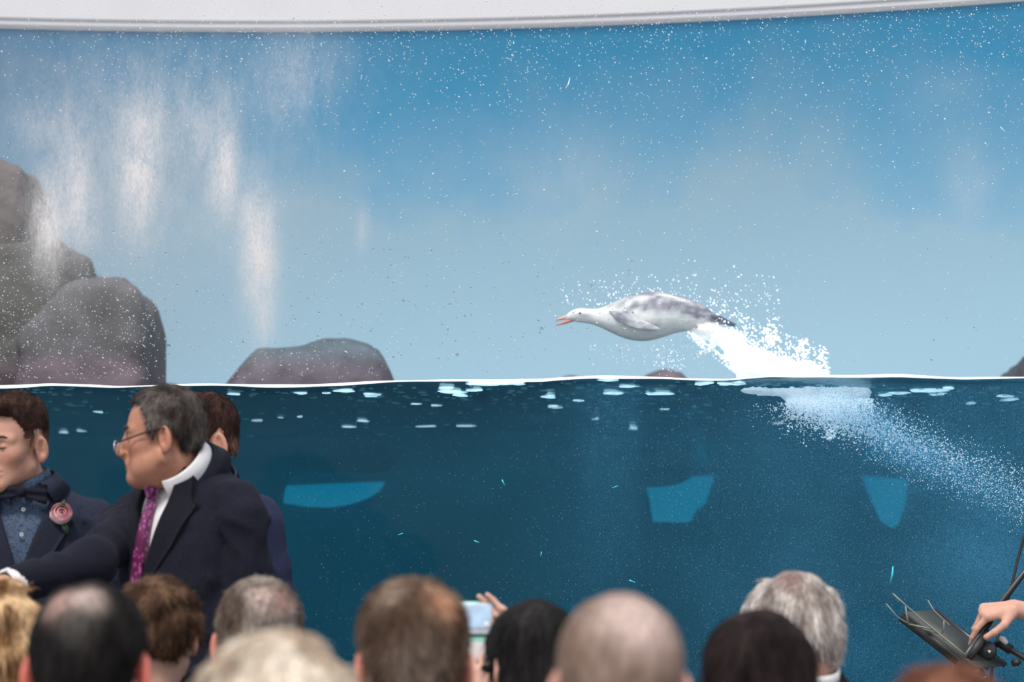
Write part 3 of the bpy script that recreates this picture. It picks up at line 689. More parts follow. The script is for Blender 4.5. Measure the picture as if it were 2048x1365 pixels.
# --- penguin
YP = 8.15
def penguin():
    st = [(1128, 640, 2), (1134, 634, 6), (1142, 631.5, 10), (1152, 631, 13.5), (1163, 631, 15), (1175, 632, 15), (1187, 634, 16), (1200, 636, 19), (1213, 636.5, 25), (1228, 636.5, 32.5), (1245, 636.5, 40), (1262, 636, 45.5), (1280, 635, 49), (1300, 633, 50), (1320, 630.5, 47), (1340, 629, 41.5), (1360, 628.5, 36), (1380, 630, 32), (1398, 634, 29), (1414, 639, 24), (1428, 643, 17), (1440, 646, 10), (1449, 649, 3)]
    s = YP / FPX; n = 32
    px_ = np.array([a[0] for a in st]); t = np.linspace(0, len(st) - 1, 90)
    def sm(k):
        v = np.interp(t, range(len(st)), [a[k] for a in st]); vv = np.convolve(np.pad(v, 3, mode='edge'), np.ones(7) / 7, 'valid'); return vv
    cx, cyy, rr = sm(0), sm(1), sm(2); rr[0] = .5; rr[-1] = .5
    V = []
    for a, b, r in zip(cx, cyy, rr):
        c = P(a, b, YP); r *= s
        for k in range(n):
            A = 2 * math.pi * k / n
            V.append(c + np.array([0, math.sin(A) * r * .92, math.cos(A) * r]))
    V = np.array(V); nr = len(cx)
    F = grid_faces(nr, n, wrap=True)
    e0 = np.arange(n)[None, ::-1]; e1 = (np.arange(n) + (nr - 1) * n)[None]
    # colours: grey back, white flank and belly, mottled throat
    rel = np.tile(np.cos(2 * np.pi * np.arange(n) / n), nr); pxs = np.repeat(cx, n)
    nz = fbm(V[:, 0], V[:, 1], V[:, 2], 38, 4); nz2 = fbm(V[:, 0] * .5, V[:, 1], V[:, 2] * 1.8, 60, 9)
    grey = np.array([.20, .20, .265]); white = np.array([.93, .94, .93])
    lim = np.interp(pxs, [1140, 1200, 1240, 1280, 1330, 1390, 1440], [.75, .62, .45, .25, -.05, -.2, -.4])
    k = 1 / (1 + np.exp(-(rel - lim + nz * .13) / .05))
    k *= np.interp(pxs, [1150, 1200, 1235, 1265], [.15, .35, .6, 1])
    st1 = np.exp(-((pxs - 1345) / 34) ** 2 - ((rel - .80 + (pxs - 1345) * .0022) / .10) ** 2); st2 = np.exp(-((pxs - 1283) / 16) ** 2 - ((rel - .74) / .09) ** 2); st3 = np.exp(-((pxs - 1258) / 9) ** 2 - ((rel - .62) / .09) ** 2)  # white streaks paint gloss on the grey back
    k = np.clip(k - 1.1 * (st1 + st2 + st3), 0, 1) * np.clip(.85 + .45 * nz2, 0, 1.2)
    fl_ = np.exp(-((pxs - 1245) / 26) ** 2 - ((rel - .10 + (pxs - 1245) * .004) / .24) ** 2) + np.exp(-((pxs - 1298) / 22) ** 2 - ((rel + .52) / .14) ** 2); k = np.clip(k + fl_ * np.clip(.55 + nz2, 0, 1), 0, 1)
    head = np.exp(-((pxs - 1165) / 17) ** 2 - ((rel + .12) / .35) ** 2) * .6
    k = np.clip(np.maximum(k, head), 0, 1)[:, None]
    cols = white * (1 - k) + grey * k
    body = mk('penguin', V, [F, e0, e1], mat('penguin_feathers', (.8, .8, .8), .6, attr=True, noise=(70, .10), stretch=(.4, 1, 1), bump=(90, .25, .004)), cols=cols)
    tag(body, 'penguin with grey back and white belly leaping left out of the water', 'penguin')
    beak = mat('beak_orange', (.80, .30, .24), .4); dark = mat('penguin_dark', (.10, .11, .17), .5); wing = mat('flipper_feathers', (.40, .40, .46), .6, attr=True, noise=(75, .35), stretch=(.4, 1, 1)); ft = mat('foot_pale_pink', (.82, .66, .62), .5)
    V, F = tube([P(a, b, YP) for a, b in [(1150, 630), (1140, 633), (1128, 636), (1118, 638.5), (1112, 641)]], [10 * s, 6.5 * s, 4 * s, 2.6 * s, .8 * s], 12); mk('upper_beak', V, F, mat('beak_pink', (.78, .50, .48), .4), parent=body)
    V, F = tube([P(a, b, YP) for a, b in [(1152, 637), (1142, 641), (1130, 645), (1120, 648.5), (1111, 651)]], [5 * s, 4 * s, 3.2 * s, 2.2 * s, .8 * s], 12); mk('lower_beak', V, F, beak, parent=body)
    for sd in (-1, 1):
        e = P(1160, 627, YP + sd * 13.4 * s); V, F = blobs([e], [(.0045, .0025, .0045)]); mk('eye', V, F, dark, parent=body)
        # flipper: swept back along the flank
        r = []
        stn = [(1218, 622, 0.5, 27), (1232, 631, 9, 34), (1248, 638, 12, 41), (1262, 643, 12.5, 46), (1275, 647, 11, 50), (1288, 651, 9.5, 53), (1303, 655, 7, 57), (1320, 658, 1, 58)]
        ring = []; m = 16
        for a, b, hw, off in stn:
            c = P(a, b, YP + sd * off * s)
            for q in range(m):
                A = 2 * math.pi * q / m
                ring.append(c + np.array([.0, math.sin(A) * 2.4 * s + sd * 0, math.cos(A) * hw * s]))
        ring = np.array(ring); rx = np.repeat([q_[0] for q_ in stn], m); rn = vn(ring[:, 0], ring[:, 1], ring[:, 2], 70, 3)
        kk = np.clip(.75 * np.exp(-((rx - 1248) / 26.) ** 2) + .8 * np.exp(-((rx - 1302) / 17.) ** 2) + .3 * rn, 0, 1)[:, None]
        mk('flipper', ring, [grid_faces(len(stn), m, wrap=True), np.arange(m)[None, ::-1], (np.arange(m) + (len(stn) - 1) * m)[None]], wing, parent=body, cols=np.array([.86, .86, .87]) * (1 - kk) + np.array([.22, .22, .29]) * kk)
        Vf = []; 
        V, F = tube([P(a, b, YP + sd * 14 * s) for a, b in [(1392, 650), (1412, 655), (1428, 660), (1442, 667)]], [9 * s, 7 * s, 5 * s, 4 * s], 10); mk('foot', V, F, ft, parent=body)
    parts = []
    for q in range(7):
        o = (q - 3) * 4 * s
        V, F = tube([P(1416, 636, YP) + [0, o, .004], P(1440, 638 + abs(q - 3), YP) + [0, o * 1.2, .003], P(1458, 644 + abs(q - 3), YP) + [0, o * 1.3, 0], P(1471, 649 + abs(q - 3), YP) + [0, o * 1.4, 0]], [6 * s, 5 * s, 3 * s, .6 * s], 8); parts.append((V, F, None))
    V, F, _ = join(parts); mk('tail', V, F, dark, parent=body)
penguin()

# ------------------------------------------------------------------ people
def head_field(p):
    """returns field in head coordinates; face towards -Y, origin between the ears"""
    jowl = p.get('jowl', 0); smile = p.get('smile', 0)
    def f(x, y, z):
        y = y / .93
        ax = np.abs(x)
        d = ell(x, y, z, (0, .012, .045), (.077, .094, .083))
        d = smin(d, ell(x, y, z, (0, -.035, .042), (.064, .060, .066)), .03)
        d = smin(d, ell(x, y, z, (0, -.045, -.022), (.058 + .004 * jowl, .050, .066)), .03)
        d = smin(d, capf(ax, y, z, (.054 + .004 * jowl, .0, -.042), (.018, -.076, -.084), .017, .017), .03)
        d = smin(d, ell(x, y, z, (0, -.08, -.087), (.022, .020, .017)), .02)
        if jowl:
            d = smin(d, ell(x, y, z, (0, -.035, -.09), (.045, .045, .024)), .03)
            d = smin(d, ell(ax, y, z, (.043, -.048, -.062), (.022, .028, .026)), .025)
        d = smin(d, ell(ax, y, z, (.044, -.062, -.012 + .004 * smile), (.019, .020, .017 + .003 * smile)), .022)
        d = smin(d, capf(ax, y, z, (.012, -.092, .029), (.046, -.076, .030), .0095, .008), .016)
        # sockets and lids
        d = smax(d, -ell(ax, y, z, (.031, -.103, .012), (.018, .016, .011)), .012)
        d = smin(d, ell(ax, y, z, (.031, -.081, .011), (.0135, .0125, .0115)), .004)
        d = smax(d, -capf(ax, y, z, (.020, -.096, .007), (.041, -.089, .008), .0012, .001), .003)
        # nose
        d = smin(d, ell(x, y, z, (0, -.090, -.004), (.013, .018, .024)), .010)
        d = smin(d, capf(x, y, z, (0, -.097, .020), (0, -.118, -.020), .0078, .0092), .012)
        d = smin(d, ell(x, y, z, (0, -.1185, -.026), (.0098, .0095, .0085)), .010)
        d = smin(d, ell(ax, y, z, (.0125, -.108, -.029), (.0075, .010, .0075)), .006)
        d = smin(d, ell(x, y, z, (0, -.101, -.036), (.009, .012, .010)), .010)
        d = smax(d, -ell(ax, y, z, (.0065, -.113, -.038), (.004, .006, .004)), .003)
        # mouth
        d = smin(d, ell(x, y, z, (0, -.088, -.054), (.028, .016, .014)), .012)
        my = -.058
        mc = (.026 + .005 * smile, -.088 + .002 * smile, my + .006 * smile)
        d = smin(d, capf(ax, y, z, (0, -.100, my + .004), (.018, -.094, my + .003), .0048, .003), .005)
        d = smin(d, capf(ax, y, z, (0, -.0985, my - .006), (.016, -.093, my - .005), .0055, .003), .005)
        d = smax(d, -capf(ax, y, z, (0, -.1075, my - .0005), mc, .0016, .0016), .004)
        d = smax(d, -capf(ax, y, z, (.016, -.104, -.030), (.033, -.092, -.058), .0015, .0015), .008)   # cheek fold
        # ears
        ex = ax - .079; ey = y - .014; ez = z - .002
        t = .45; e1 = ex * math.cos(t) - ey * math.sin(t) ; e2 = ex * math.sin(t) + ey * math.cos(t)
        c2 = math.cos(.18); s2 = math.sin(.18); e3 = ez * c2 + e2 * s2 * -1; e2b = e2 * c2 + ez * s2
        o = np.zeros_like(ex)
        ear = ell(e1, e2b, e3, (0.002, 0, 0), (.0085, .0195, .033))
        ear = smax(ear, -ell(e1, e2b, e3, (.0095, -.002, .003), (.0085, .0115, .0215)), .003)
        ear = smin(ear, ell(e1, e2b, e3, (.002, -.006, -.026), (.005, .008, .009)), .006)
        ear = smin(ear, capf(e1, e2b, e3, (.005, .007, .014), (.005, .004, -.010), .0028, .0028), .003)
        ear = smax(ear, -ell(e1, e2b, e3, (.006, -.004, -.006), (.006, .0055, .007)), .003)
        d = smin(d, ear, .006)
        return d
    return f

HL = dict(
    older=[(-.12, .104), (-.085, .100), (-.065, .094), (-.050, .082), (-.041, .055), (-.036, .025), (-.030, .004), (-.020, .0), (-.010, .026), (.008, .038), (.026, .034), (.040, .005), (.050, -.016), (.08, -.022), (.12, -.024)],
    short=[(-.12, .096), (-.085, .092), (-.066, .080), (-.057, .056), (-.050, .034), (-.036, .018), (-.026, -.008), (-.018, -.008), (-.008, .028), (.012, .038), (.028, .032), (.040, .008), (.055, -.010), (.08, -.018), (.12, -.020)],
    full=[(-.12, .086), (-.085, .083), (-.066, .070), (-.055, .045), (-.046, .025), (-.034, .012), (-.026, -.012), (-.018, -.012), (-.008, .026), (.012, .036), (.028, .026), (.036, -.015), (.05, -.04), (.08, -.052), (.12, -.055)],
    high=[(-.12, .108), (-.085, .102), (-.066, .092), (-.055, .07), (-.046, .040), (-.034, .016), (-.026, -.004), (-.018, -.004), (-.008, .028), (.012, .038), (.028, .028), (.036, -.015), (.05, -.04), (.08, -.052), (.12, -.055)])

def hair_field(p):
    t0 = p.get('t', .010); tt = p.get('t_top', .016); seed = p.get('seed', 1); na = p.get('namp', .004); nf = p.get('nf', 45)
    hair_lo = p.get('lo', .03); hl = HL[p.get('line', 'full')]; long_ = p.get('long', 0); vol = p.get('vol', 0)
    def f(x, y, z):
        y = y / .93
        d = ell(x, y, z, (0, .012, .045), (.077, .094, .083))
        d = smin(d, ell(x, y, z, (0, -.035, .042), (.064, .060, .066)), .03)
        d = smin(d, ell(x, y, z, (0, .035, -.01), (.060, .058, .06)), .03)
        d = d - (t0 + (tt - t0) * np.clip((z - hair_lo) / .07, 0, 1)) - vol
        m = (np.interp(y, [a for a, _ in hl], [b for _, b in hl]) - z) * .8
        m = m + .004 * vn(x, y, z, 90, seed)
        d = smax(d, m, .008)
        if long_:
            q = ell(x, y, z, (0, .035, -.05), (.088 + vol, .075 + vol * .5, .12))
            q = smin(q, ell(x, y, z, (0, .045, -.05 - long_ * .55), (.088 + vol, .055 + vol, .06 + long_ * .5)), .05)
            q = smax(q, -(y + .015), .02)
            d = smin(d, q, .03)
        if p.get('flick'):
            d = smin(d, ell(x, y, z, (0, -.085, .112), (.045, .022, .018)), .02)
        wv = p.get('wave', 0)
        if wv: d = d + wv * np.sin(z * 75 + 3 * vn(x, y, z, 12, seed + 2) + x * 25) * .6 + wv * vn(x, y, z * .6, 28, seed + 4)
        return d + na * fbm(x * 1.3, y, z * .55, nf, seed, 2)
    return f

def strands(f, V, n, L, wd, crown=(0, .055, .125), lift=.25, seed=0, droop=0.0, wave=0):
    r = np.random.default_rng(seed + 50)
    i = r.integers(0, len(V), n); p = V[i]; N = grad(f, p)
    d = p - np.array(crown); d -= (d * N).sum(1, keepdims=True) * N
    d /= np.linalg.norm(d, axis=1, keepdims=True) + 1e-6
    d = d + lift * N + r.normal(0, .28, (n, 3)) + np.array([0, 0, -droop]); d /= np.linalg.norm(d, axis=1, keepdims=True)
    Ln = L * r.uniform(.5, 1.3, (n, 1))
    s = np.cross(d, N + r.normal(0, .3, (n, 3))); s /= np.linalg.norm(s, axis=1, keepdims=True) + 1e-9
    b = -N * .35 + np.array([0, 0, -.25 - droop])
    pts = []
    for t in (0, .35, .7):
        c = p + Ln * (t * d + t * t * .5 * b); wv = wd * (1 - t * .55)
        pts += [c - s * wv, c + s * wv]
    pts.append(p + Ln * (d + .5 * b))
    V2 = np.stack(pts, 1).reshape(-1, 3); o = (np.arange(n) * 7)[:, None]
    Q = np.concatenate([o + [[0, 1, 3, 2]], o + [[2, 3, 5, 4]]]); T = o + [[4, 5, 6]]
    return V2, [Q, T], i

def rotm(yaw, pitch, roll):
    return np.array(Matrix.Rotation(yaw, 3, 'Z') @ Matrix.Rotation(pitch, 3, 'X') @ Matrix.Rotation(roll, 3, 'Y'))

def hand_caps(W, d, n, curl=(.5, .6, .5), s=1.0, side=1, spread=.10, per=None):
    """W wrist, d towards the fingers, n palm normal; returns palm and finger capsules"""
    d = unit(d); n = unit(np.asarray(n) - d * np.dot(n, d)); sd = unit(np.cross(d, n)) * side
    palm = []; fing = []
    for k, (o, ml) in enumerate([(.030, .088), (.010, .092), (-.011, .087), (-.030, .078)]):
        a = W + s * (sd * o * .55 + d * .012); b = W + s * (sd * o + d * ml)
        palm.append((a, b, .015 * s, .0125 * s))
        L = [(.043, .026, .021), (.047, .030, .022), (.044, .027, .022), (.034, .020, .019)][k]
        cu = per[k] if per else curl
        ang = 0; q = b; sp = spread * (1.5 - k)
        d0 = unit(d + sd * sp)
        r = .0095 * s
        for j, l in enumerate(L):
            ang += cu[j]; v = d0 * math.cos(ang) + n * math.sin(ang)
            e = q + v * l * s; fing.append((q, e, r, r * .9)); q = e; r *= .9
    t0 = W + s * (sd * .026 + d * .022 + n * .006); t1 = t0 + s * unit(sd * .9 + d * .9 + n * .35) * .042
    t2 = t1 + s * unit(sd * .15 + d * .9 + n * .5) * .032; t3 = t2 + s * unit(-sd * .1 + d * .9 + n * .5) * .026
    palm.append((t0, t1, .014 * s, .011 * s)); fing += [(t1, t2, .0108 * s, .0098 * s), (t2, t3, .0098 * s, .0085 * s)]
    return palm, fing
def caps_field(palm, fing, arm=()):
    def f(x, y, z):
        d = None
        for c in list(palm) + list(arm):
            q = capf(x, y, z, *c); d = q if d is None else smin(d, q, .012)
        for c in fing: d = smin(d, capf(x, y, z, *c), .0035)
        return d
    return f
def caps_box(cs, m=.02):
    P_ = np.array([c[i] for c in cs for i in (0, 1)]); r = max(max(c[2], c[3]) for c in cs)
    return P_.min(0) - r - m, P_.max(0) + r + m

skin_cache = {}
def skin_mat():
    if 'm' not in skin_cache: skin_cache['m'] = mat('skin', (.6, .4, .3), .48, attr=True, noise=(55, .07), sss=.12, bump=(240, .12, .002), spec=.35)
    return skin_cache['m']
hair_m = mat('hair', (.1, .1, .1), .75, attr=True, noise=(120, .35), stretch=(1, 1, .35), spec=.08)
eye_w = mat('eye', (.75, .72, .70), .2); eye_d = mat('iris_dark', (.06, .05, .045), .2); lash_m = mat('lashes', (.05, .035, .03), .7)

def person(label, root, yaw, head, hyaw, hpitch, hroll, hs, skin, hair, cloth, seated=False, hres=.0065, arms=None, hand=None, ear_backlight=0,
           scalp_and_sheen=(), female=False, collar=None, chest_w=1.0, group=None, trousers=(.03, .03, .035), neck_b=None, eyes=False, hp=None, brow=1.0):
    """root = (X, Y); head = world position of the point between the ears; yaws in world radians"""
    a = yaw; c, s = math.cos(-a), math.sin(-a)
    dx, dy = head[0] - root[0], head[1] - root[1]
    hc = np.array([dx * c - dy * s, dx * s + dy * c, head[2]])
    R = rotm(hyaw - a, hpitch, hroll)
    hf = head_field(hp or {})
    def tl(x, y, z):
        qx, qy, qz = x - hc[0], y - hc[1], z - hc[2]
        return ((R[0, 0] * qx + R[1, 0] * qy + R[2, 0] * qz) / hs, (R[0, 1] * qx + R[1, 1] * qy + R[2, 1] * qz) / hs, (R[0, 2] * qx + R[1, 2] * qy + R[2, 2] * qz) / hs)
    sh = head[2] - (.185 if not seated else .185) if neck_b is None else neck_b[2]     # shoulder line height
    nb = np.array(neck_b) if neck_b is not None else np.array([0, .03, sh])
    nt = hc + R @ np.array([0, .012, -.045]) * hs
    nr = .052 if female else .060
    def skinf(x, y, z):
        d = hf(*tl(x, y, z)) * hs
        d = smin(d, capf(x, y, z, nt, nb - (nt - nb) * .5, nr * hs, nr * hs), .022)
        d = smin(d, ell(x, y, z, (0, nb[1] + .01, sh - .11), (.10, .06, .07)), .02)
        return d
    lo = np.minimum(hc, nb) - [.17, .19, .10]; hi = np.maximum(hc, nb) + [.17, .19, .16]; lo[2] = sh - .13
    parts = []
    V, F = nets(skinf, lo, hi, hres)
    lx, ly, lz = tl(V[:, 0], V[:, 1], V[:, 2])
    sk = np.array(skin)
    cols = np.tile(sk, (len(V), 1)) * (1 + .06 * fbm(lx, ly, lz, 25, 2)[:, None])
    def blend(w, c2):
        nonlocal cols
        w = np.clip(w, 0, 1)[:, None]; cols = cols * (1 - w) + np.array(c2) * w
    alx = np.abs(lx)
    blend(.45 * np.exp(-((alx - .045) / .02) ** 2 - ((ly + .07) / .04) ** 2 - ((lz + .02) / .025) ** 2), sk * [1.0, .72, .68])
    blend(.5 * np.exp(-((lx) / .016) ** 2 - ((ly + .118) / .02) ** 2 - ((lz + .024) / .016) ** 2), sk * [1.0, .7, .66])
    lip = np.exp(-(lx / .024) ** 4 - ((lz + .058) / .0085) ** 4) * (ly < -.088)
    blend(.6 * lip, sk * [.85, .5, .5])
    ear = (alx > .070) & (np.abs(ly - .015) < .03) & (np.abs(lz) < .04)
    blend(ear * (.25 + ear_backlight), sk * [1.05, .55, .5] if ear_backlight else sk * [1, .75, .7])  # redear paints the red of backlit ears into the skin
    if hp and hp.get('stubble'): blend(.25 * (lz < -.035) * (ly < 0), sk * .55)
    for (cx, cy, cz, rr, cc, st_) in scalp_and_sheen:
        blend(st_ * np.exp(-(((lx - cx) ** 2 + (ly - cy) ** 2 + (lz - cz) ** 2) / rr ** 2)), cc)
    parts.append((V, F, cols))
    links = []
    if hand:
        for palm, fing, arm in hand:
            fh = caps_field(palm, fing, arm); l_, h_ = caps_box(palm + fing + list(arm))
            V, F = nets(fh, l_, h_, .0035); parts.append((V, F, np.tile(sk, (len(V), 1))))
            e0 = np.array(arm[0][0], float); e1_ = np.array(arm[0][1], float)
            A_, B_, C2 = [np.array(t_, float) for t_ in min(arms, key=lambda t_: min(np.linalg.norm(np.array(t_[2]) - e0), np.linalg.norm(np.array(t_[1]) - e0)))]
            tv, tf = tube([(A_[0] * .3, nb[1], sh - .12), A_ + [0, 0, -.01], A_ * .5 + B_ * .5, B_ * .97 + C2 * .03, B_ * .6 + C2 * .4, e0 * .7 + e1_ * .3], [.03, .034, .034, .030, .026, .02], 8)
            links.append((tv, tf, V))
    for tv, tf, hv in links: parts.append((tv, tf, np.tile(sk, (len(tv), 1))))
    V, F, cc = join(parts)
    if links:
        F = list(F)
        offs = np.cumsum([0] + [len(p_[0]) for p_ in parts]); T3 = []; nh = len(links)
        for q, (tv, tf, hv) in enumerate(links):
            ot = offs[1 + nh + q]; oh = offs[1 + q]
            i0 = int(np.argmin(((parts[0][0] - tv[0]) ** 2).sum(1))); i1 = int(np.argmin(((hv - tv[-3]) ** 2).sum(1))) + oh
            T3 += [(ot, ot + 1, i0), (ot + 32, ot + 33, i1)]
        F = F + [np.array(T3)]
    body = mk('person', V, F, skin_mat(), cols=cc, loc=(root[0], root[1], 0), rz=a)
    tag(body, label, 'person', group)
    # eyebrows, lashes
    def world(q): return hc + (R @ (np.asarray(q, float) * [1, .93, 1])) * hs
    if eyes:
        for sd in (-1, 1):
            bw = [(sd * .014, -.1005, .031), (sd * .024, -.1005, .0355), (sd * .036, -.095, .0365), (sd * .047, -.085, .032)]
            V, F = tube([world(q) for q in bw], [.0022 * brow, .0032 * brow, .0028 * brow, .0012 * brow], 8); mk('eyebrow', V, F, mat('eyebrow', tuple(np.array(hair['col']) * 1.3), .8), parent=body)
            V, F = tube([world(q) for q in [(sd * .020, -.0925, .008), (sd * .030, -.0948, .0085), (sd * .041, -.0875, .0085)]], [.0006, .0013, .0008], 6); mk('eyelashes', V, F, lash_m, parent=body)
            V, F = tube([world(q) for q in [(sd * .025, -.0930, .0065), (sd * .031, -.0942, .0062), (sd * .037, -.0905, .0065)]], [.0008, .0013, .0008], 6); mk('eye', V, F, eye_d, parent=body)
    # hair
    if hair:
        f0 = hair_field(hair)
        zlo = -.07 - (.06 + hair.get('long', 0) * 1.1 if hair.get('long') else 0)
        v = hair.get('vol', 0)
        Vh, Fh = nets(f0, (-.11 - v, -.13 - v, zlo), (.11 + v, .14 + v, .165 + v), hair.get('res', .0055))
        hcol = np.array(hair['col']); hc2 = np.array(hair.get('col2', hair['col']))
        def hcolor(Vv, amp=1):
            w = np.clip(.5 + 1.1 * fbm(Vv[:, 0], Vv[:, 1], Vv[:, 2] * .5, 30, hair.get('seed', 1) + 3), 0, 1)[:, None]
            c_ = hcol * (1 - w) + hc2 * w
            if hair.get('fade'):
                ww = np.clip((hair['fade'] - Vv[:, 2]) / .045, 0, .6)[:, None]; c_ = c_ * (1 - ww) + np.array(skin) * .55 * ww
            for (cx, cy, cz, rr, cc_, st_) in scalp_and_sheen:
                ww = np.clip(st_ * np.exp(-(((Vv[:, 0] - cx) ** 2 + (Vv[:, 1] - cy) ** 2 + (Vv[:, 2] - cz) ** 2) / rr ** 2) ** 1.5), 0, 1)[:, None]
                c_ = c_ * (1 - ww) + np.array(cc_) * ww
            return c_
        hcols = hcolor(Vh); prt = [(Vh, Fh, hcols)]
        n = hair.get('n', 3500)
        if n:
            V2, F2, i = strands(f0, Vh, n, hair.get('L', .016), hair.get('w', .0007), lift=hair.get('lift', .25), seed=hair.get('seed', 1), droop=hair.get('droop', 0))
            cj = np.repeat(hcols[i] * np.random.default_rng(1).uniform(.6, 1.6, (n, 1)), 7, axis=0); prt.append((V2, F2, cj))
        V, F, cc = join(prt); V = hc + (V * hs) @ R.T
        mk('hair', V, F, hair_m, parent=body, cols=cc)
    # clothing
    W = .5 * .40 * chest_w; fem = .88 if female else 1
    W *= fem; z0 = sh
    ar = arms or [((-W + .004, .01, z0 - .10), (-W - .04, .05, z0 - .37), (-W + .02, -.18 if seated else -.02, z0 - (.50 if seated else .62))), ((W - .004, .01, z0 - .10), (W + .04, .05, z0 - .37), (W - .02, -.18 if seated else -.02, z0 - (.50 if seated else .62)))]
    zb = z0 - (.62 if seated else .78); wr = cloth.get('wrinkle', .004)
    axn = (nt - nb) / np.linalg.norm(nt - nb)
    zvv = z0 - cloth['v'] if 'v' in cloth else None
    def torso(x, y, z):
        ax = np.abs(x)
        d = ell(x, y, z, (0, .0, z0 - .20), (W * .90, .122 * fem, .22))
        d = smin(d, ell(x, y, z, (0, -.01, z0 - .48), (W * .86, .135 * fem, .27)), .08)
        d = smin(d, capf(ax, y, z, (.050, .03, z0 - .03), (W - .025, .015, z0 - (.085 if seated else .066)), .040, .052), .05)
        d = smin(d, capf(x, y, z, nb - axn * .06, nb + axn * .012, .078 * hs, nr * hs + .014), .05)
        if not seated: d = smin(d, ell(x, y, z, (0, 0, z0 - .66), (W * .90, .14, .2)), .08)
        return d
    def topf(x, y, z):
        d = torso(x, y, z)
        if zvv is not None:
            wv = np.interp(z, [zvv, z0 - .05, z0 + .02], [0, .066, .078])
            d = smax(d, -np.maximum(np.maximum(np.abs(x) - wv, y + .01), zvv - z), .004)
        for (A, B, C_) in ar:
            q = smin(capf(x, y, z, A, B, .056 * fem, .050), capf(x, y, z, B, C_, .050, .038), .03)
            d = smin(d, q, .016)
        d = smax(d, zb - z, .01)
        d = smax(d, -capf(x, y, z, nb + axn * .004, nb + (nt - nb) * 2.5, nr * hs + .004, nr * hs + .03), .008)
        d = d + wr * fbm(x, y, z * .7, 11, cloth.get('seed', 4), 3) + wr * .8 * np.sin(22 * z + 9 * x + 4 * vn(x, y, z, 6, 2)) * np.clip(np.abs(x) / W, 0, 1)
        if not seated:
            zz = np.clip((z0 - .06 - z) / .17, 0, 1); ax = np.abs(x)      # armhole seam and pulled folds
            g = (ax - (W - .052 + .030 * np.sin(zz * 1.9))) / .0055
            d = d + .0055 * np.exp(-g * g) * (z < z0 - .035) * (z > z0 - .27)
            rg = 1 - np.abs(vn(x * .6 + z * .8, y, z * .5 - x * .9, 15, cloth.get('seed', 4) + 6))
            d = d - wr * 1.6 * rg ** 5 * np.clip((ax - .06) / .08, .15, 1)
        for (A, B, C_) in ar:      # folds at the elbow
            r_ = np.sqrt((x - B[0]) ** 2 + (y - B[1]) ** 2 + (z - B[2]) ** 2)
            d = d + wr * 1.3 * np.sin(r_ * 95 + 5 * x) * np.exp(-(r_ / .12) ** 2)
        return d
    def shirtf(x, y, z):
        d = torso(x, y, z) + .007
        d = smin(d, capf(x, y, z, nb - axn * .03, nb + axn * .030, nr * hs + .010, nr * hs + .004), .02)
        d = smax(d, (x - nb[0]) * axn[0] + (y - nb[1]) * axn[1] + (z - nb[2]) * axn[2] - .035, .003)
        return smax(smax(d, y - .06, .01), (z0 - cloth.get('v', .2) - .05) - z, .01)
    allp = np.array([q for A_ in ar for q in A_])
    lo = np.minimum(allp.min(0) - .09, [-W - .1, -.2, zb - .02]); hi = np.maximum(allp.max(0) + .09, [W + .1, .2, z0 + .09])
    V, F = nets(topf, lo, hi, cloth.get('res', .012))
    mk(cloth.get('name', 'jacket'), V, F, cloth['mat'], parent=body)
    if cloth.get('shirt'):
        V, F = nets(shirtf, (-.16, nb[1] - .24, z0 - cloth['v'] - .07), (.16, nb[1] + .12, z0 + .12), .006)
        mk('shirt', V, F, cloth['shirt'], parent=body)
    # trousers and shoes
    tm = cloth.get('tmat') or mat('trousers', trousers, .85, sheen=.2)
    hipz = zb + .06
    def legf(x, y, z):
        ax = np.abs(x)
        if seated:
            d = smin(capf(ax, y, z, (.09, .02, hipz + .02), (.10, -.36, hipz + .03), .085, .065), capf(ax, y, z, (.10, -.36, hipz + .02), (.10, -.30, .10), .062, .05), .03)
            d = smin(d, ell(x, y, z, (0, .03, hipz + .03), (.17, .13, .12)), .05)
        else:
            d = smin(capf(ax, y, z, (.09, 0, hipz), (.10, 0, .5), .09, .07), capf(ax, y, z, (.10, 0, .5), (.10, .01, .07), .07, .055), .03)
            d = smin(d, ell(x, y, z, (0, .0, hipz + .05), (.17, .12, .12)), .05)
        return d + .003 * fbm(x, y, z, 9, 5)
    V, F = nets(legf, (-.22, -.52 if seated else -.18, .03), (.22, .2, hipz + .2), .018)
    mk('trousers', V, F, tm, parent=body)
    for sd in (-1, 1):
        yo = -.30 if seated else 0.01
        def shoef(x, y, z): return smax(smin(ell(x, y, z, (sd * .10, yo - .07, .035), (.045, .13, .04)), capf(x, y, z, (sd * .10, yo, .05), (sd * .10, yo, .10), .045, .045), .03), -z + .0, .004)
        V, F = nets(shoef, (sd * .10 - .07, yo - .23, -.012), (sd * .10 + .07, yo + .08, .16), .012)
        V[:, 2] = np.maximum(V[:, 2], 0)
        mk('shoe', V, F, SHOE, parent=body)
    return body, dict(hc=hc, R=R, hs=hs, world=world, top=torso, nb=nb, axn=axn, nt=nt, sh=sh, W=W, nr=nr)
SHOE = mat('black_leather', (.02, .02, .022), .35)

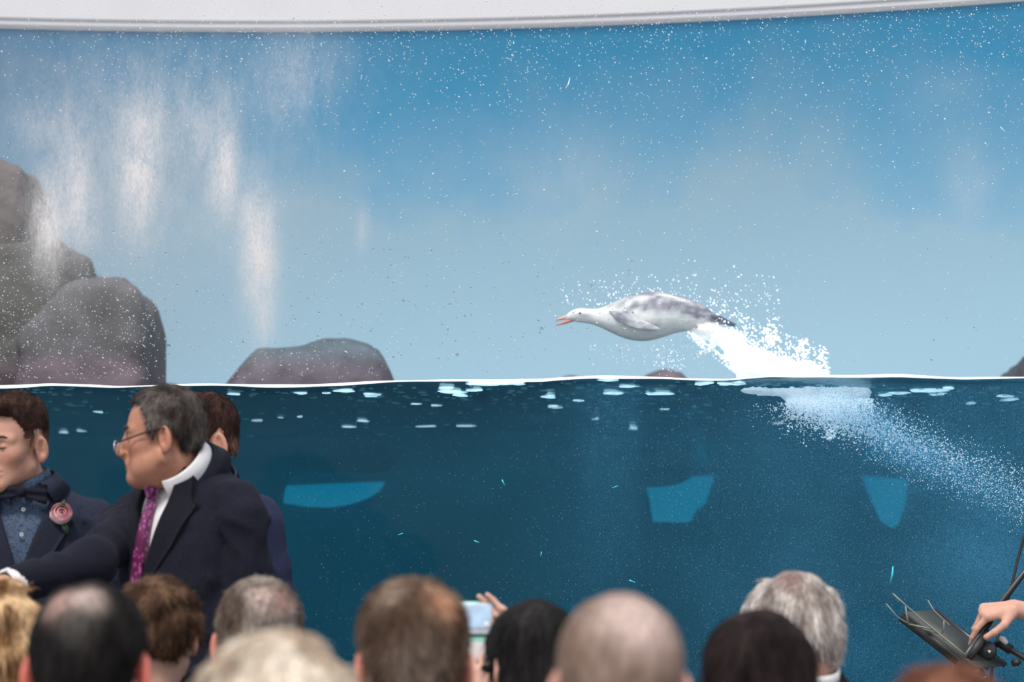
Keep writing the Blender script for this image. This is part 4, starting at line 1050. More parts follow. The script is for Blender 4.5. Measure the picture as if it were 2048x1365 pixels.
def proj_y(f, x, z, y0=-.45):
    y = np.full(x.shape, y0, float)
    for _ in range(60):
        y = y + np.clip(f(x, y, z) * .8, -.02, .05)
    return y
def panel(f, Ledge, Redge, off, mat_, parent, name, nu=24, nv=8, thick=.004, smooth_=True):
    """cloth panel between two edge polylines [(x,z)...] laid over the surface f"""
    def rs(E, n):
        E = np.array(E, float); s = np.concatenate([[0], np.cumsum(np.linalg.norm(np.diff(E, axis=0), axis=1))]); t = np.linspace(0, s[-1], n)
        return np.stack([np.interp(t, s, E[:, 0]), np.interp(t, s, E[:, 1])], 1)
    A = rs(Ledge, nu); B = rs(Redge, nu); t = np.linspace(0, 1, nv)[None, :, None]
    G2 = A[:, None] * (1 - t) + B[:, None] * t
    x = G2[..., 0]; z = G2[..., 1]; y = proj_y(f, x, z)
    if smooth_:
        for _ in range(3):
            yp = np.pad(y, 1, mode='edge'); y = np.minimum(y, (yp[:-2, 1:-1] + yp[2:, 1:-1] + yp[1:-1, :-2] + yp[1:-1, 2:]) / 4 + .0)
    a = np.stack([x, y - off, z], -1).reshape(-1, 3); b = np.stack([x, y - off + thick + .006, z], -1).reshape(-1, 3)
    Fq = grid_faces(nu, nv); n = len(a); E = []
    for i in range(nu - 1):
        for j in (0, nv - 1): q = (i * nv + j, (i + 1) * nv + j, (i + 1) * nv + j + n, i * nv + j + n); E.append(q)
    for j in range(nv - 1):
        for i in (0, nu - 1): q = (i * nv + j, i * nv + j + 1, i * nv + j + 1 + n, i * nv + j + n); E.append(q)
    o = mk(name, np.concatenate([a, b]), np.concatenate([Fq, Fq[:, ::-1] + n, np.array(E)]), mat_, parent=parent)
    return o
# clothing materials
navy = mat('navy_wool', (.012, .013, .022), .85, noise=(220, .25), sheen=.02, spec=.08)
navy2 = mat('blue_wool', (.022, .027, .060), .85, noise=(220, .2), sheen=.02, spec=.08)
navy3 = mat('slate_blue_wool', (.024, .029, .050), .85, noise=(220, .2), sheen=.02, spec=.08)
lapel_m = mat('navy_lapel', (.010, .011, .017), .8, noise=(220, .2), sheen=.02, spec=.08)
lapel3 = mat('slate_lapel', (.017, .020, .033), .8, noise=(220, .2), sheen=.02, spec=.08)
white_c = mat('white_cotton', (.78, .76, .77), .8, noise=(40, .03))
def paisley():
    m = mat('paisley_cotton', (.05, .09, .17), .75); N = m.node_tree.nodes; L = m.node_tree.links
    tc = N.new('ShaderNodeTexCoord'); v = new(N, 'ShaderNodeTexVoronoi', Scale=95.0); nn = new(N, 'ShaderNodeTexNoise', Scale=60.0)
    ad = N.new('ShaderNodeVectorMath'); ad.operation = 'MULTIPLY_ADD'; L.new(nn.outputs['Color'], ad.inputs[0]); ad.inputs[1].default_value = (.03, .03, .03); L.new(tc.outputs['Object'], ad.inputs[2])
    L.new(tc.outputs['Object'], nn.inputs['Vector']); L.new(ad.outputs[0], v.inputs['Vector'])
    r = N.new('ShaderNodeValToRGB'); r.color_ramp.interpolation = 'CONSTANT'; e = r.color_ramp.elements
    e[0].color = (.015, .022, .045, 1); e[1].position = .34; e[1].color = (.045, .082, .15, 1); x = e.new(.62); x.color = (.02, .03, .06, 1); x = e.new(.75); x.color = (.05, .09, .17, 1)
    L.new(v.outputs['Distance'], r.inputs['Fac']); L.new(r.outputs[0], N['Principled BSDF'].inputs['Base Color']); return m
pais = paisley()
def tie_mat():
    m = mat('purple_patterned_silk', (.2, .03, .14), .4); N = m.node_tree.nodes; L = m.node_tree.links
    tc = N.new('ShaderNodeTexCoord'); v = new(N, 'ShaderNodeTexVoronoi', Scale=85.0); L.new(tc.outputs['Object'], v.inputs['Vector'])
    r = N.new('ShaderNodeValToRGB'); e = r.color_ramp.elements; e[0].color = (.50, .10, .38, 1); e[0].position = .15; e[1].position = .5; e[1].color = (.13, .02, .075, 1)
    L.new(v.outputs['Distance'], r.inputs['Fac']); L.new(r.outputs[0], N['Principled BSDF'].inputs['Base Color']); return m
tie_m = tie_mat()
bow_m = mat('black_navy_satin', (.010, .011, .020), .75, spec=.12)

def suit_front(b, I, lap, zv):
    """lapels laid along the edges of the jacket opening"""
    f, sh = I['top'], I['sh']
    for sd in (-1, 1):
        inn = [(sd * .076, sh + .016), (sd * .060, sh - .045), (sd * .036, (sh + zv) / 2 - .01), (sd * .001, zv - .01)]
        outr = [(sd * .094, sh + .006), (sd * .104, sh - .060), (sd * .124, sh - .078), (sd * .085, (sh + zv) / 2 - .05), (sd * .014, zv - .03)]
        panel(f, inn, outr, .010, lap, b, 'lapel', nu=34, nv=8, thick=.009)
def collar(I, mat_, b, name, t=.0, h=.040, r=.010, gap=.25, drop=.034, flare=.012, wing=.02, extra=.0):
    """collar around the neck, square to the neck's own axis"""
    axn = I['axn']; cen = I['nb'] + axn * t; r0 = I['nr'] * I['hs'] + r
    z_ = axn; y_ = unit(np.cross(z_, [1, 0, 0])); x_ = np.cross(y_, z_)
    if y_[1] < 0: y_ = -y_; x_ = np.cross(y_, z_)
    ct, st = math.cos(extra), math.sin(extra); y2 = y_ * ct - z_ * st; z2 = z_ * ct + y_ * st
    n = 80; V = []
    for ph in np.linspace(gap, 2 * math.pi - gap, n):
        e = math.exp(-((min(ph, 2 * math.pi - ph) - gap) / .30) ** 2); dr = drop + wing * e
        for rr, zz in ((r0 + .002, -.012), (r0, h), (r0 + .003, h + .003), (r0 + .007, h - .001), (r0 + flare + .010 * e, h - dr), (r0 + flare - .004 + .006 * e, h - dr + .001)):
            V.append(cen + x_ * rr * math.sin(ph) - y2 * rr * 1.05 * math.cos(ph) + z2 * zz)
    return mk(name, np.array(V), grid_faces(n, 6), mat_, parent=b)

# 1 --- celebrant at the centre of the group
hd = P(330, 885, 5.75)
root = P(372, 900, 5.82)[:2]
a0 = math.radians(-41)
def loc_of(wp, root, a):
    dx, dy = wp[0] - root[0], wp[1] - root[1]; c, s = math.cos(-a), math.sin(-a)
    return np.array([dx * c - dy * s, dx * s + dy * c, wp[2]])
el = loc_of(P(180, 1130, 5.66), root, a0); wr_ = loc_of(P(28, 1168, 5.48), root, a0)
nb = loc_of(P(374, 950, 5.80), root, a0)
shz = nb[2]
W = .2
armsA = [((-W + .01, -.01, shz - .10), tuple(el), tuple(wr_)), ((W - .006, .01, shz - .10), (W - .002, .05, shz - .38), (W - .03, -.10, shz - .62))]
dW = unit(wr_ - el)
hnd = hand_caps(wr_ + dW * .02, dW + np.array([0, 0, -.1]), np.array([0.2, .1, -1.0]), side=1)
hnd2c = np.array([W - .03, -.10, shz - .62]); d2 = unit(hnd2c - np.array([W - .002, .05, shz - .38]))
hnd2 = hand_caps(hnd2c + d2 * .02, d2, np.array([-1., 0, 0]), side=-1)
b, I = person('older man in dark navy suit, white collar and purple tie, glasses low on his nose', root, a0, hd, math.radians(-90), math.radians(1), math.radians(0), .97,
              (.43, .200, .128), dict(lo=.045, col=(.026, .020, .018), col2=(.115, .097, .088), t=.004, t_top=.014, line='older', n=11000, L=.017, w=.0005, seed=3, res=.0038, namp=.0035, nf=45, lift=.18),
              dict(mat=navy, name='jacket', res=.009, wrinkle=.0065, seed=4, shirt=white_c, v=.25), arms=armsA, hand=[(*hnd, [(wr_ - dW * .1, wr_ + dW * .03, .03, .026)]), (*hnd2, [(hnd2c - d2 * .1, hnd2c + d2 * .03, .03, .026)])],
              hres=.0034, neck_b=nb, eyes=True, hp=dict(jowl=1, stubble=0), brow=1.7, chest_w=.98)
suit_front(b, I, lapel_m, shz - .25)
collar(I, white_c, b, 'shirt_collar', t=.014, h=.046, r=.013, gap=.20, drop=.054, flare=.016, wing=.034, extra=.24)
collar(I, navy, b, 'jacket_collar', t=-.006, h=.030, r=.022, gap=.95, drop=.048, flare=.026, wing=.0, extra=.2)
panel(I['top'], [(-.013, shz - .035), (-.012, shz - .06), (-.032, shz - .2), (-.06, shz - .42)], [(.013, shz - .035), (.010, shz - .06), (.008, shz - .2), (.005, shz - .42)], .012, tie_m, b, 'tie', nu=40, nv=8, thick=.006)
kn = np.array([0, float(proj_y(I['top'], np.array([0.]), np.array([shz - .045]))[0]) - .018, shz - .035])
V, F = nets(lambda x, y, z: smin(capf(x, y, z, kn + [-.008, 0, .014], kn + [.008, 0, .014], .013, .013), capf(x, y, z, kn, kn + [0, 0, -.018], .014, .009), .008), kn - .05, kn + .05, .004)
mk('tie_knot', V, F, tie_m, parent=b)
cu = wr_ + dW * .005
V, F = tube([cu - dW * .018, cu - dW * .01, cu + dW * .016, cu + dW * .018, cu + dW * .0], [.038, .040, .037, .034, .030], 24, caps=False); mk('shirt_cuff', V, F, white_c, parent=b)
# glasses
gm = mat('dark_tortoise', (.03, .022, .02), .3); gs = mat('silver_wire', (.7, .7, .72), .25, metal=.8)
lens_m = transp_mat('lens', lambda N, L, out: ((lambda t, g, m: (L.new(t.outputs[0], m.inputs[1]), L.new(g.outputs[0], m.inputs[2]), L.new(m.outputs[0], out.inputs[0])))(new(N, 'ShaderNodeBsdfTransparent', Color=(.9, .93, .95, 1)), new(N, 'ShaderNodeBsdfGlossy', Roughness=.05), N.new('ShaderNodeMixShader'))))
wl = I['world']
gl = bpy.data.objects.new('glasses', None); COL.objects.link(gl); gl.parent = b
for sd in (-1, 1):
    c = np.array([sd * .030, -.124, -.012]); ring = [wl(c + np.array([math.cos(t) * .024, -.001 + abs(math.cos(t)) * 0.003 * 0, math.sin(t) * .015])) for t in np.linspace(0, 2 * math.pi, 24, endpoint=False)]
    V, F = tube(ring, .0014, 6, closed=True); mk('lens_rim', V, F, gs, parent=gl)
    n = 24; V = np.array(ring + [wl(c)]); i = np.arange(n); mk('lens', V, np.stack([i, (i + 1) % n, np.full(n, n)], 1), lens_m, parent=gl)
    V, F = tube([wl(q) for q in [(sd * .056, -.122, -.006), (sd * .066, -.115, -.004), (sd * .080, -.03, .022), (sd * .086, .0, .030), (sd * .087, .015, .026)]], [.0018, .0024, .0022, .002, .0016], 8); mk('temple_arm', V, F, gm, parent=gl)
V, F = tube([wl(q) for q in [(-.008, -.124, -.008), (0, -.130, -.006), (.008, -.124, -.008)]], .0014, 6); mk('bridge', V, F, gs, parent=gl)

# 2 --- groom at left with bow tie
hdw = P(24, 898, 6.05); root2 = P(58, 900, 6.10)[:2]; a1 = math.radians(3)
nb2 = loc_of(P(50, 985, 6.10), root2, a1); 
b2, I2 = person('smiling man at far left in slate suit with patterned shirt and bow tie', root2, a1, hdw, math.radians(-24), math.radians(7), math.radians(4), 1.0,
                (.56, .30, .215), dict(col=(.026, .014, .011), col2=(.060, .032, .024), t=.001, t_top=.018, lo=.05, fade=.05, line='short', n=11000, L=.013, w=.0005, seed=7, res=.0036, namp=.0022, nf=60, lift=.25, flick=1),
                dict(mat=navy3, name='jacket', res=.009, wrinkle=.0035, seed=9, shirt=pais, v=.20), hres=.0034, neck_b=nb2, eyes=True, hp=dict(smile=1), chest_w=.95)
s2 = nb2[2]
suit_front(b2, I2, lapel3, s2 - .20)
collar(I2, pais, b2, 'shirt_collar', t=.006, h=.032, r=.008, gap=.22, drop=.030, flare=.010, wing=.014, extra=.18)
collar(I2, navy3, b2, 'jacket_collar', t=-.008, h=.030, r=.022, gap=.8, drop=.048, flare=.028, wing=.0, extra=.15)
yb = float(proj_y(I2['top'], np.array([0.]), np.array([s2 - .03]))[0]) - .022
kc = np.array([0.000, yb, s2 - .006])
def bowf(x, y, z):
    ax = np.abs(x - kc[0]); zz = z - kc[2] + (x - kc[0]) * .08; yy = y - kc[1]
    hw = .010 + .30 * np.clip(ax - .006, 0, .05)
    d = np.maximum(np.maximum(np.abs(zz) - hw, ax - .062), np.abs(yy - ax * .12) - .008 - .002 * np.sin(zz * 300))
    k_ = ell(x - kc[0], yy, zz, (0, -.004, 0), (.011, .013, .013))
    return smin(d, k_, .004)
V, F = nets(bowf, kc - [.08, .04, .045], kc + [.08, .04, .045], .003); mk('bow_tie', V, F, bow_m, parent=b2)
btn = mat('pearl_button', (.65, .68, .66), .25)
for q in (.048, .111, .185):
    x = np.array([.004]); zc = np.array([s2 - q]); yy = float(proj_y(I2['top'], x, zc)[0]) - .006
    ring = [(.004 + .0036 * math.cos(t), yy, s2 - q + .0036 * math.sin(t)) for t in np.linspace(0, 2 * math.pi, 16, endpoint=False)]
    V, F = tube(ring, .0014, 6, closed=True); mk('shirt_button', V, F, btn, parent=b2)
pk = None
# boutonniere
fl_root = bpy.data.objects.new('boutonniere', None); COL.objects.link(fl_root)
bx, bz = P(111, 1026, 5.93)[0], P(111, 1026, 5.93)[2]
lc = loc_of(np.array([bx, 6.0, bz]), root2, a1); yj = float(proj_y(I2['top'], np.array([lc[0]]), np.array([lc[2]]))[0])
lp = np.array([lc[0], yj - .030, lc[2]]); cw, sw = math.cos(a1), math.sin(a1)
fl_root.location = (root2[0] + lp[0] * cw - lp[1] * sw, root2[1] + lp[0] * sw + lp[1] * cw, lp[2])
tag(fl_root, "pink rose boutonniere pinned to the far left man's lapel", 'flower')
rose = mat('pink_petal', (.80, .40, .44), .6, noise=(60, .15)); rose2 = mat('pale_pink_petal', (.86, .60, .61), .6, noise=(60, .12)); leafm = mat('leaf_green', (.03, .07, .03), .5); rib = mat('blue_ribbon', (.03, .07, .25), .4)
def petal(az, tilt, r, wdt, op, m_):
    nu, nv = 10, 9; Vv = []
    for u in np.linspace(0, 1, nu):
        for v_ in np.linspace(-1, 1, nv):
            el_ = -math.pi / 2 + u * op; w_ = wdt * math.sin(min(1, u * 1.25) * math.pi / 2) * (1 - .25 * u ** 6)
            A = az + v_ * w_; rr = r * (1 + .12 * max(0, u - .75) * 4 * (1 - abs(v_) * .3))
            Vv.append((rr * math.cos(el_) * math.cos(A), rr * math.cos(el_) * math.sin(A), rr * math.sin(el_)))
    Vv = np.array(Vv); Rm = np.array(Matrix.Rotation(math.radians(62), 3, 'X') @ Matrix.Rotation(math.radians(12), 3, 'Y'))
    Vv = Vv @ Rm.T
    o = mk('petal', Vv, grid_faces(nu, nv), m_, parent=fl_root)
    return o
for k in range(5): petal(k * 1.257, 0, .026, .75, 2.05, rose2)
for k in range(5): petal(k * 1.257 + .6, 0, .021, .8, 2.35, rose2 if k % 2 else rose)
for k in range(4): petal(k * 1.57 + .3, 0, .015, .9, 2.6, rose)
for k in range(3): petal(k * 2.09 + .3, 0, .009, 1.0, 2.7, rose2)
V, F = blobs([(-.022, .004, -.004)], [(.010, .012, .017)]); mk('bud', V, F, rose, parent=fl_root)
V, F = tube([(.0, .01, -.022), (.008, .004, -.032), (.014, .004, -.042), (.016, .006, -.052)], [.002, .009, .008, .001], 8); mk('leaf', V, F, leafm, parent=fl_root)
V, F = tube([(.0, .012, .018), (.003, .006, .028), (.006, .008, .036)], [.004, .006, .001], 8); mk('leaf', V, F, leafm, parent=fl_root)
V, F = tube([(-.006, .012, -.018), (-.02, .012, -.04), (-.035, .014, -.062)], [.003, .0025, .0015], 8); mk('stem', V, F, leafm, parent=fl_root)
V, F = tube([(-.004, .010, -.02), (-.008, .004, -.035), (-.010, .006, -.048)], [.003, .005, .001], 8); mk('ribbon', V, F, rib, parent=fl_root)

# 3 --- man half hidden behind the celebrant
hd3w = P(403, 896, 6.35); root3 = P(402, 900, 6.42)[:2]; a3 = math.radians(-28)
nb3 = loc_of(P(412, 980, 6.42), root3, a3); nb3[1] += .0
b3, I3 = person('dark-haired man in blue suit half hidden behind the man in glasses', root3, a3, hd3w, math.radians(-56), math.radians(4), 0, 1.03,
                (.55, .29, .21), dict(col=(.022, .011, .010), col2=(.055, .028, .023), t=.002, t_top=.017, lo=.045, fade=.03, line='short', n=9000, L=.014, w=.0005, seed=12, res=.0042, namp=.0035, nf=45, lift=.25),
                dict(mat=navy2, name='jacket', res=.010, wrinkle=.004, seed=14, shirt=pais, v=.22), hres=.0042, neck_b=nb3, eyes=True, chest_w=.97)
suit_front(b3, I3, navy2, nb3[2] - .22)
collar(I3, pais, b3, 'shirt_collar', t=.016, h=.042, r=.008, gap=.22, drop=.036, flare=.012, extra=.15)
collar(I3, navy2, b3, 'jacket_collar', t=-.004, h=.038, r=.020, gap=1.0, drop=.05, flare=.024, wing=.0, extra=.15)

# --- seated guests seen from behind (all face the tank)
blk = mat('black_knit', (.013, .013, .014), .9, spec=.1); dkj = mat('dark_suit', (.016, .016, .02), .85, spec=.1); gry = mat('grey_cotton', (.28, .28, .30), .85); cream = mat('cream_fabric', (.5, .45, .38), .85); bl = mat('blue_shirt', (.12, .2, .35), .85)
def guest(label, px, top, Y, hs, skin, hair, clm, yaw=180, pitch=6, roll=0, scalp_and_sheen=(), female=False, ear_backlight=0, name='shirt', hp=None, hyaw=None, dz=0, **kw):
    t_ = hair.get('t_top', .016) + hair.get('vol', 0) if hair else 0
    tp = P(px, top, Y); head = np.array([tp[0], Y, tp[2] - (.128 + t_) * hs + dz])
    wc = kw.pop('white_collar', False); ndz = kw.pop('neck_dz', 0)
    if ndz: kw['neck_b'] = np.array([0, .03, head[2] - .185 + ndz])
    b_, I_ = person(label, (tp[0], Y + .02), math.radians(yaw), head, math.radians(hyaw if hyaw is not None else yaw), math.radians(pitch), math.radians(roll), hs, skin, hair, dict(mat=clm, name=name, res=.016), seated=True, scalp_and_sheen=scalp_and_sheen, female=female, ear_backlight=ear_backlight, hp=hp, chest_w=.92, **kw)
    if wc: collar(I_, white_c, b_, 'shirt_collar', t=.004, h=.034, r=.006, gap=.22, drop=.024, flare=.008, extra=.1)
    return b_
SK = (.60, .36, .27)
guest('seated man with black hair thinning at the crown and backlit reddish ears', 180, 1165, 3.9, 1.13, (.60, .30, .25), dict(col=(.008, .007, .007), col2=(.015, .013, .012), t=.005, t_top=.005, n=2500, L=.010, w=.0007, seed=21), dkj, ear_backlight=.8,
      scalp_and_sheen=[(.027, .074, .092, .027, (.34, .22, .19), 1.0), (-.008, .076, .097, .025, (.42, .32, .29), 1.0), (.004, .092, .062, .028, (.07, .065, .06), .8)])  # thinning crown with its highlights; grey patch below paints a soft glow
guest('seated guest with short wavy brown hair and black top', 318, 1153, 5.1, .95, SK, dict(col=(.045, .024, .015), col2=(.13, .075, .045), t=.012, t_top=.016, vol=.002, wave=.006, n=5000, L=.022, w=.0008, seed=22, namp=.006, nf=32), blk, name='top', female=True, ear_backlight=.1, neck_dz=.07)
guest('seated man with greying brown hair thinning at the crown', 520, 1155, 4.85, 1.04, (.58, .34, .27), dict(col=(.085, .06, .047), col2=(.22, .18, .155), t=.005, t_top=.008, n=4500, L=.013, w=.0007, seed=23), dkj, ear_backlight=.55,
      scalp_and_sheen=[(-.010, .082, .085, .026, (.50, .37, .33), .8), (-.042, .065, .080, .026, (.36, .19, .16), .75), (-.012, .04, .125, .03, (.34, .30, .25), .6)])
guest('seated woman with pale blonde hair at the bottom of the view', 552, 1263, 3.15, 1.03, (.62, .42, .33), dict(col=(.33, .25, .18), col2=(.62, .53, .43), t=.016, t_top=.020, vol=.012, wave=.006, long=.16, n=5000, L=.035, w=.0012, seed=24, namp=.006, nf=26, droop=.3), cream, name='top', female=True, pitch=4)
guest('seated woman with curly golden blonde hair at the far left edge', -10, 1166, 4.9, 1.16, (.62, .42, .33), dict(col=(.17, .085, .035), col2=(.58, .38, .21), t=.014, t_top=.018, vol=.008, wave=.012, long=.14, n=5000, L=.03, w=.001, seed=25, namp=.009, nf=22, droop=.3), cream, name='top', female=True, pitch=4)
guest('seated man with short ginger brown hair and shaved sides beside the phone', 828, 1155, 4.0, 1.07, (.60, .33, .25), dict(col=(.075, .045, .030), col2=(.18, .125, .09), t=.005, t_top=.014, n=5000, L=.015, w=.0008, seed=26, lift=.4), bl, ear_backlight=.4, yaw=186,
      scalp_and_sheen=[(-.034, .072, .090, .028, (.44, .22, .13), .95), (.028, .060, .095, .026, (.32, .24, .20), .7), (.0, .09, .0, .05, (.15, .115, .095), .7)])
guest('seated man with closely shaved pale head in the front of the crowd', 1238, 1187, 3.15, 1.03, (.50, .34, .28), dict(col=(.17, .115, .088), col2=(.23, .16, .128), t=.003, t_top=.003, n=2500, L=.004, w=.0006, seed=27, namp=.0015), gry, ear_backlight=.2,
      scalp_and_sheen=[(-.016, .070, .085, .050, (.50, .38, .34), .95)])  # pale patch paints the highlight on the shaved head
guest('seated grey-haired man with thinning reddish crown and white collar', 1588, 1146, 5.1, 1.02, (.58, .31, .24), dict(col=(.24, .20, .18), col2=(.58, .53, .49), t=.010, t_top=.013, vol=.003, n=5500, L=.024, w=.0008, seed=28, namp=.005, nf=30, droop=.2), dkj, name='jacket', yaw=205, hyaw=222, ear_backlight=.3, pitch=14,
      scalp_and_sheen=[(.034, .046, .105, .036, (.20, .115, .10), .95)], white_collar=True, neck_dz=.105)
guest('seated woman with long straight dark brown hair in front of the grey-haired man', 1518, 1219, 4.05, .97, SK, dict(col=(.012, .008, .008), col2=(.030, .020, .020), t=.012, t_top=.016, vol=.004, long=.22, n=5000, L=.04, w=.001, seed=29, namp=.003, nf=26, droop=.5), blk, name='top', female=True, pitch=2)
guest('seated guest with reddish brown hair, only the crown showing at bottom right', 1890, 1328, 3.0, .86, SK, dict(col=(.11, .042, .025), col2=(.19, .08, .05), t=.012, t_top=.016, n=5000, L=.02, w=.001, seed=30), gry, name='top')
# woman taking a photo, with raised hands
hW = P(1066, 1201, 4.7); yw = math.radians(184); rt = (hW[0], 4.72)
ph_c = P(955, 1238, 5.1)
def lw(px, py, Y): return loc_of(P(px, py, Y), rt, yw)
rW = lw(1030, 1312, 5.05); rE = lw(1055, 1440, 4.9); lW_ = lw(968, 1400, 5.03); lE = lw(1000, 1500, 4.8)
fR = hand_caps(rW, lw(992, 1240, 5.10) - rW, np.array([.6, .8, 0]), side=1, curl=(.2, .35, .25), s=.82, spread=.02)
fL = hand_caps(lW_, lw(960, 1350, 5.04) - lW_, np.array([0, -1.0, 0]), side=-1, curl=(.7, .9, .6), s=.72)
shw = hW[2] - .148 - .185
bw_, Iw_ = person('seated woman with black hair holding up a phone to take a photo', rt, yw, np.array([hW[0], 4.7, hW[2] - .142]), math.radians(203), math.radians(4), 0, .98, (.64, .38, .29),
       dict(col=(.012, .011, .011), col2=(.022, .020, .020), t=.010, t_top=.016, vol=.001, long=.16, n=4000, L=.035, w=.0009, seed=31, namp=.003, nf=26, droop=.5),
       dict(mat=blk, name='top', res=.014), seated=True, female=True,
       arms=[((-.17, .0, shw - .07), tuple(rE if rE[0] < lE[0] else lE), tuple(rE * .3 + rW * .7 if rE[0] < lE[0] else lE * .3 + lW_ * .7)), ((.17, .0, shw - .07), tuple(lE if rE[0] < lE[0] else rE), tuple(lE * .3 + lW_ * .7 if rE[0] < lE[0] else rE * .3 + rW * .7))],
       hand=[(*fR, [(rE, rW, .03, .023)]), (*fL, [(lE, lW_, .03, .023)])])
gq = Iw_['world']
for sd in (-1, 1):
    V, F = tube([gq(q) for q in [(sd * .030, -.112, .010), (sd * .060, -.104, .014), (sd * .078, -.07, .016), (sd * .086, -.01, .018)]], [.003, .007, .006, .004], 8); mk('glasses_frame', V, F, mat('black_frame', (.01, .01, .012), .3), parent=bw_)
# phone in a mint wallet case
ph = bpy.data.objects.new('smartphone', None); COL.objects.link(ph); ph.location = ph_c
tag(ph, 'smartphone in an opened mint wallet case raised in the crowd', 'phone')
pa = mat('phone_silver', (.62, .70, .78), .25, noise=(30, .25)); mint = mat('mint_case', (.28, .62, .50), .5); pw = mat('white_card', (.72, .68, .68), .6); scr = mat('phone_screen', (.3, .42, .55), .2, emis=((.45, .60, .78), .45), noise=(22, .5))
ax_ = unit([1, .05, 0]); az_ = unit([.08, 0, 1]); ay_ = unit(np.cross(az_, ax_))
def pb(name, cx, cz, w_, h_, t_, m_, yo=0, par=None):
    V, F = frame_box(ax_ * cx + az_ * cz + ay_ * yo, ax_, ay_, az_, w_, t_, h_); o = mk(name, V, F, m_, parent=par or ph, smooth=False)
    mod = o.modifiers.new('round', 'BEVEL'); mod.width = min(t_, .006) * .45; mod.segments = 3; return o
pb('case', -.004, .0, .072, .072, .010, mint, .004)
pb('phone_body', 0, 0, .064, .066, .009, pa, -.004); pb('screen', 0, .004, .056, .048, .002, scr, -.009)
pb('camera_lens', .02, -.012, .010, .010, .003, mat('white_glint', (.9, .9, .92), .2), -.0115)
pb('case_flap', .002, -.072, .066, .066, .004, mint, -.002); pb('card', .003, -.071, .054, .044, .002, pw, -.006)

# --- musician at the right edge: hand with bow, music stand, microphone boom
YM = 6.55
rm = (P(2048, 1200, YM)[0] + .66, 6.42); am = math.radians(-60)
def lm(px, py, Y): return loc_of(P(px, py, Y), rm, am)
w0 = lm(2030, 1218, YM); kn0 = lm(1968, 1226, YM - .01); elb = loc_of(P(2048, 1200, YM) + np.array([.26, .03, -.10]), rm, am)
up_l = loc_of(np.array([rm[0] + .0, rm[1] - .2, 1.2]), rm, am)
nrm = lm(1990, 1300, YM + .05) - lm(1990, 1220, YM)
hm = hand_caps(w0, kn0 - w0, nrm, side=1, spread=.06, s=1.0, per=[(.75, .35, .2), (1.0, .7, .4), (1.2, .9, .5), (1.3, 1.0, .6)])
mus, _ = person('musician mostly out of view at the right edge, bare forearm and hand on a bow', rm, am, np.array([rm[0] - .02, rm[1], 1.42]), math.radians(-60), .2, 0, 1.0, (.58, .32, .24),
       dict(col=(.05, .03, .02), t=.01, t_top=.015, n=1500, L=.02, seed=40), dict(mat=blk, name='top', res=.016), seated=True,
       arms=[((-.2, .0, 1.16), (-.3, -.02, .95), tuple(elb * .55 + np.array([-.3, -.02, .95]) * .45)), ((.2, 0, 1.16), (.25, .02, .9), (.15, -.2, .8))], hand=[(*hm, [(elb, w0, .036, .024), (np.array([-.3, -.02, .95]), elb, .04, .036)])])
bk = mat('black_metal', (.018, .018, .02), .35, spec=.6); bk2 = mat('black_plastic', (.015, .015, .015), .5); wire = mat('wire_grey_green', (.23, .25, .20), .4, metal=.3); chrome = mat('chrome', (.75, .75, .76), .15, metal=1)
def px_tube(name, pts_, r, m_, par, n=8):
    V, F = tube([P(*q) for q in pts_], r, n); return mk(name, V, F, m_, parent=par)
bow = bpy.data.objects.new('instrument_bow', None); COL.objects.link(bow); tag(bow, 'black bow held in the hand at the right edge', 'bow')
px_tube('stick', [(2090, 1085, YM + .1), (2048, 1146, YM + .07), (2004, 1202, YM + .04), (1975, 1245, YM), (1946, 1292, YM - .04), (1912, 1338, YM - .08)], [.006, .007, .0075, .009, .010, .007], bk, bow)
px_tube('frog', [(1975, 1262, YM - .02), (1957, 1290, YM - .04), (1938, 1318, YM - .06)], [.006, .014, .010], bk2, bow)
px_tube('bow_hair', [(2080, 1110, YM + .1), (2010, 1205, YM + .045), (1962, 1280, YM - .02)], .0028, bk2, bow)
cb = px_tube('cable', [(2062, 1030, YM + .2), (2048, 1075, YM + .2), (2034, 1125, YM + .2), (2025, 1165, YM + .19), (2012, 1215, YM + .19), (1999, 1258, YM + .18), (1989, 1305, YM + .17), (1983, 1345, YM + .17), (1980, 1500, YM + .17), (1990, 2030, YM + .17)], .0042, bk2, None)
tag(cb, 'thin black cable rod rising to the right edge behind the hand', 'cable')
# music stand
msr = bpy.data.objects.new('music_stand', None); COL.objects.link(msr); tag(msr, 'black folding music stand tilted beside the hand at lower right', 'music stand')
O = P(1806, 1226, YM + .02); E1 = P(1950, 1338, YM - .10) - O; E2 = P(1868, 1222, YM + .16) - O
u1, u2 = unit(E1), unit(E2); n3 = unit(np.cross(u1, u2)); l1, l2 = np.linalg.norm(E1), np.linalg.norm(E2)
deskm = mat('stand_green_black', (.05, .055, .05), .5)
V, F = frame_box(O + E1 * .5 + E2 * .5, u1, u2, n3, l1, l2, .004); o = mk('desk', V, F, deskm, parent=msr, smooth=False)
V, F = frame_box(O + E1 * .5 + E2 * .02 - n3 * .012, u1, u2, n3, l1, .006, .028); mk('ledge', V, F, bk, parent=msr, smooth=False)
V, F = frame_box(O + E1 * .5 + E2 * 1.0, u1, u2, n3, l1, .010, .014); mk('top_rail', V, F, bk, parent=msr, smooth=False)
V, F = frame_box(O + E1 * .52 + E2 * .45 - n3 * .006, u1, u2, n3, l1 * .98, .010, .006); mk('brace', V, F, bk, parent=msr, smooth=False)
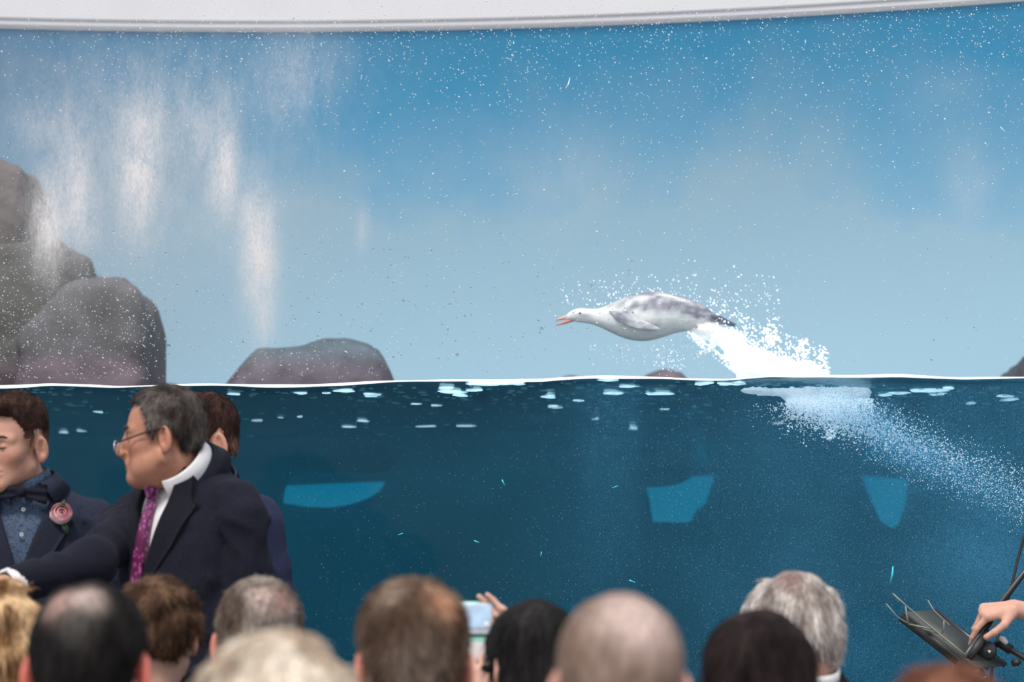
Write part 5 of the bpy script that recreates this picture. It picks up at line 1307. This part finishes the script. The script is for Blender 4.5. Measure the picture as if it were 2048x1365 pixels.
for nm, pts_, r in [('page_wire', [(1785, 1188, YM - .02), (1812, 1212, YM - .02), (1850, 1245, YM - .03), (1905, 1290, YM - .06), (1930, 1310, YM - .08)], .0022), ('page_wire', [(1772, 1208, YM - .02), (1795, 1235, YM - .02), (1818, 1249, YM - .02), (1850, 1260, YM - .03), (1877, 1268, YM - .04)], .0016), ('page_wire', [(1811, 1213, YM - .03), (1814, 1235, YM - .03), (1817, 1248, YM - .03)], .0022), ('page_wire', [(1888, 1242, YM - .04), (1888, 1256, YM - .04), (1884, 1268, YM - .04)], .0022), ('page_wire', [(1855, 1201, YM + .05), (1868, 1222, YM + .05), (1900, 1252, YM)], .0018), ('page_wire', [(1817, 1249, YM - .03), (1850, 1256, YM - .03), (1873, 1262, YM - .04)], .0022)]:
    px_tube(nm, pts_, r, wire, msr, 6)
hub = P(1972, 1302, YM + .02)
V, F = tube([hub + [0, -.02, 0], hub + [0, -.014, 0], hub + [0, .014, 0], hub + [0, .02, 0]], [.022, .027, .027, .022], 24); mk('tilt_hub', V, F, bk, parent=msr)
V, F = tube([hub + [.004, -.024, -.003], hub + [.004, -.02, -.003]], .006, 12); mk('hub_screw', V, F, chrome, parent=msr)
px_tube('neck', [(1940, 1312, YM), (1962, 1345, YM), (1970, 1362, YM), (1971, 1500, YM)], [.009, .009, .011, .011], bk, msr)
px_tube('collar_clamp', [(1958, 1352, YM - .015), (1967, 1356, YM - .02), (1975, 1352, YM - .015)], .004, chrome, msr)
px_tube('pole', [(1971, 1480, YM), (1971, 1700, YM), (1971, 2050, YM)], .010, bk, msr)
for k in range(3):
    A = k * 2.09 + .4; c = P(1971, 1990, YM)
    V, F = tube([c, (c[0] + .22 * math.cos(A), c[1] + .22 * math.sin(A), .012)], .007, 8); mk('leg', V, F, bk, parent=msr)
V, F = frame_box(P(1932, 1335, YM - .05), unit([1, .1, -.1]), unit([0, 1, 0]), unit([.1, 0, 1]), .075, .001, .022); sh_ = mk('sheet_music', V, F, mat('paper_greenish', (.42, .50, .42), .7), smooth=False); tag(sh_, 'pale green corner of sheet music below the music stand', 'paper')
# mic boom
mb = bpy.data.objects.new('microphone_stand', None); COL.objects.link(mb); tag(mb, 'black microphone boom with white tip at the lower right edge', 'microphone stand')
px_tube('boom', [(1998, 1284, YM + .05), (2012, 1294, YM + .04), (2030, 1306, YM + .03), (2060, 1324, YM + .02), (2110, 1350, YM)], [.012, .010, .008, .008, .008], bk, mb)
px_tube('microphone', [(1990, 1290, YM + .05), (2000, 1286, YM + .05), (2022, 1302, YM + .035)], [.008, .014, .013], bk2, mb, 14)
px_tube('white_tip', [(1999, 1277, YM + .03), (2006, 1280, YM + .03), (2014, 1288, YM + .03)], [.006, .009, .006], mat('white_plastic', (.8, .8, .85), .4), mb, 12)
px_tube('knob', [(2024, 1328, YM), (2034, 1326, YM), (2040, 1322, YM)], [.008, .011, .007], bk2, mb, 12)
px_tube('pole', [(2110, 1350, YM), (2110, 1700, YM), (2110, 2050, YM)], .009, bk, mb)
for k in range(3):
    A = k * 2.09 + .9; c = P(2110, 1990, YM)
    V, F = tube([c, (c[0] + .25 * math.cos(A), c[1] + .25 * math.sin(A), .012)], .007, 8); mk('leg', V, F, bk, parent=mb)
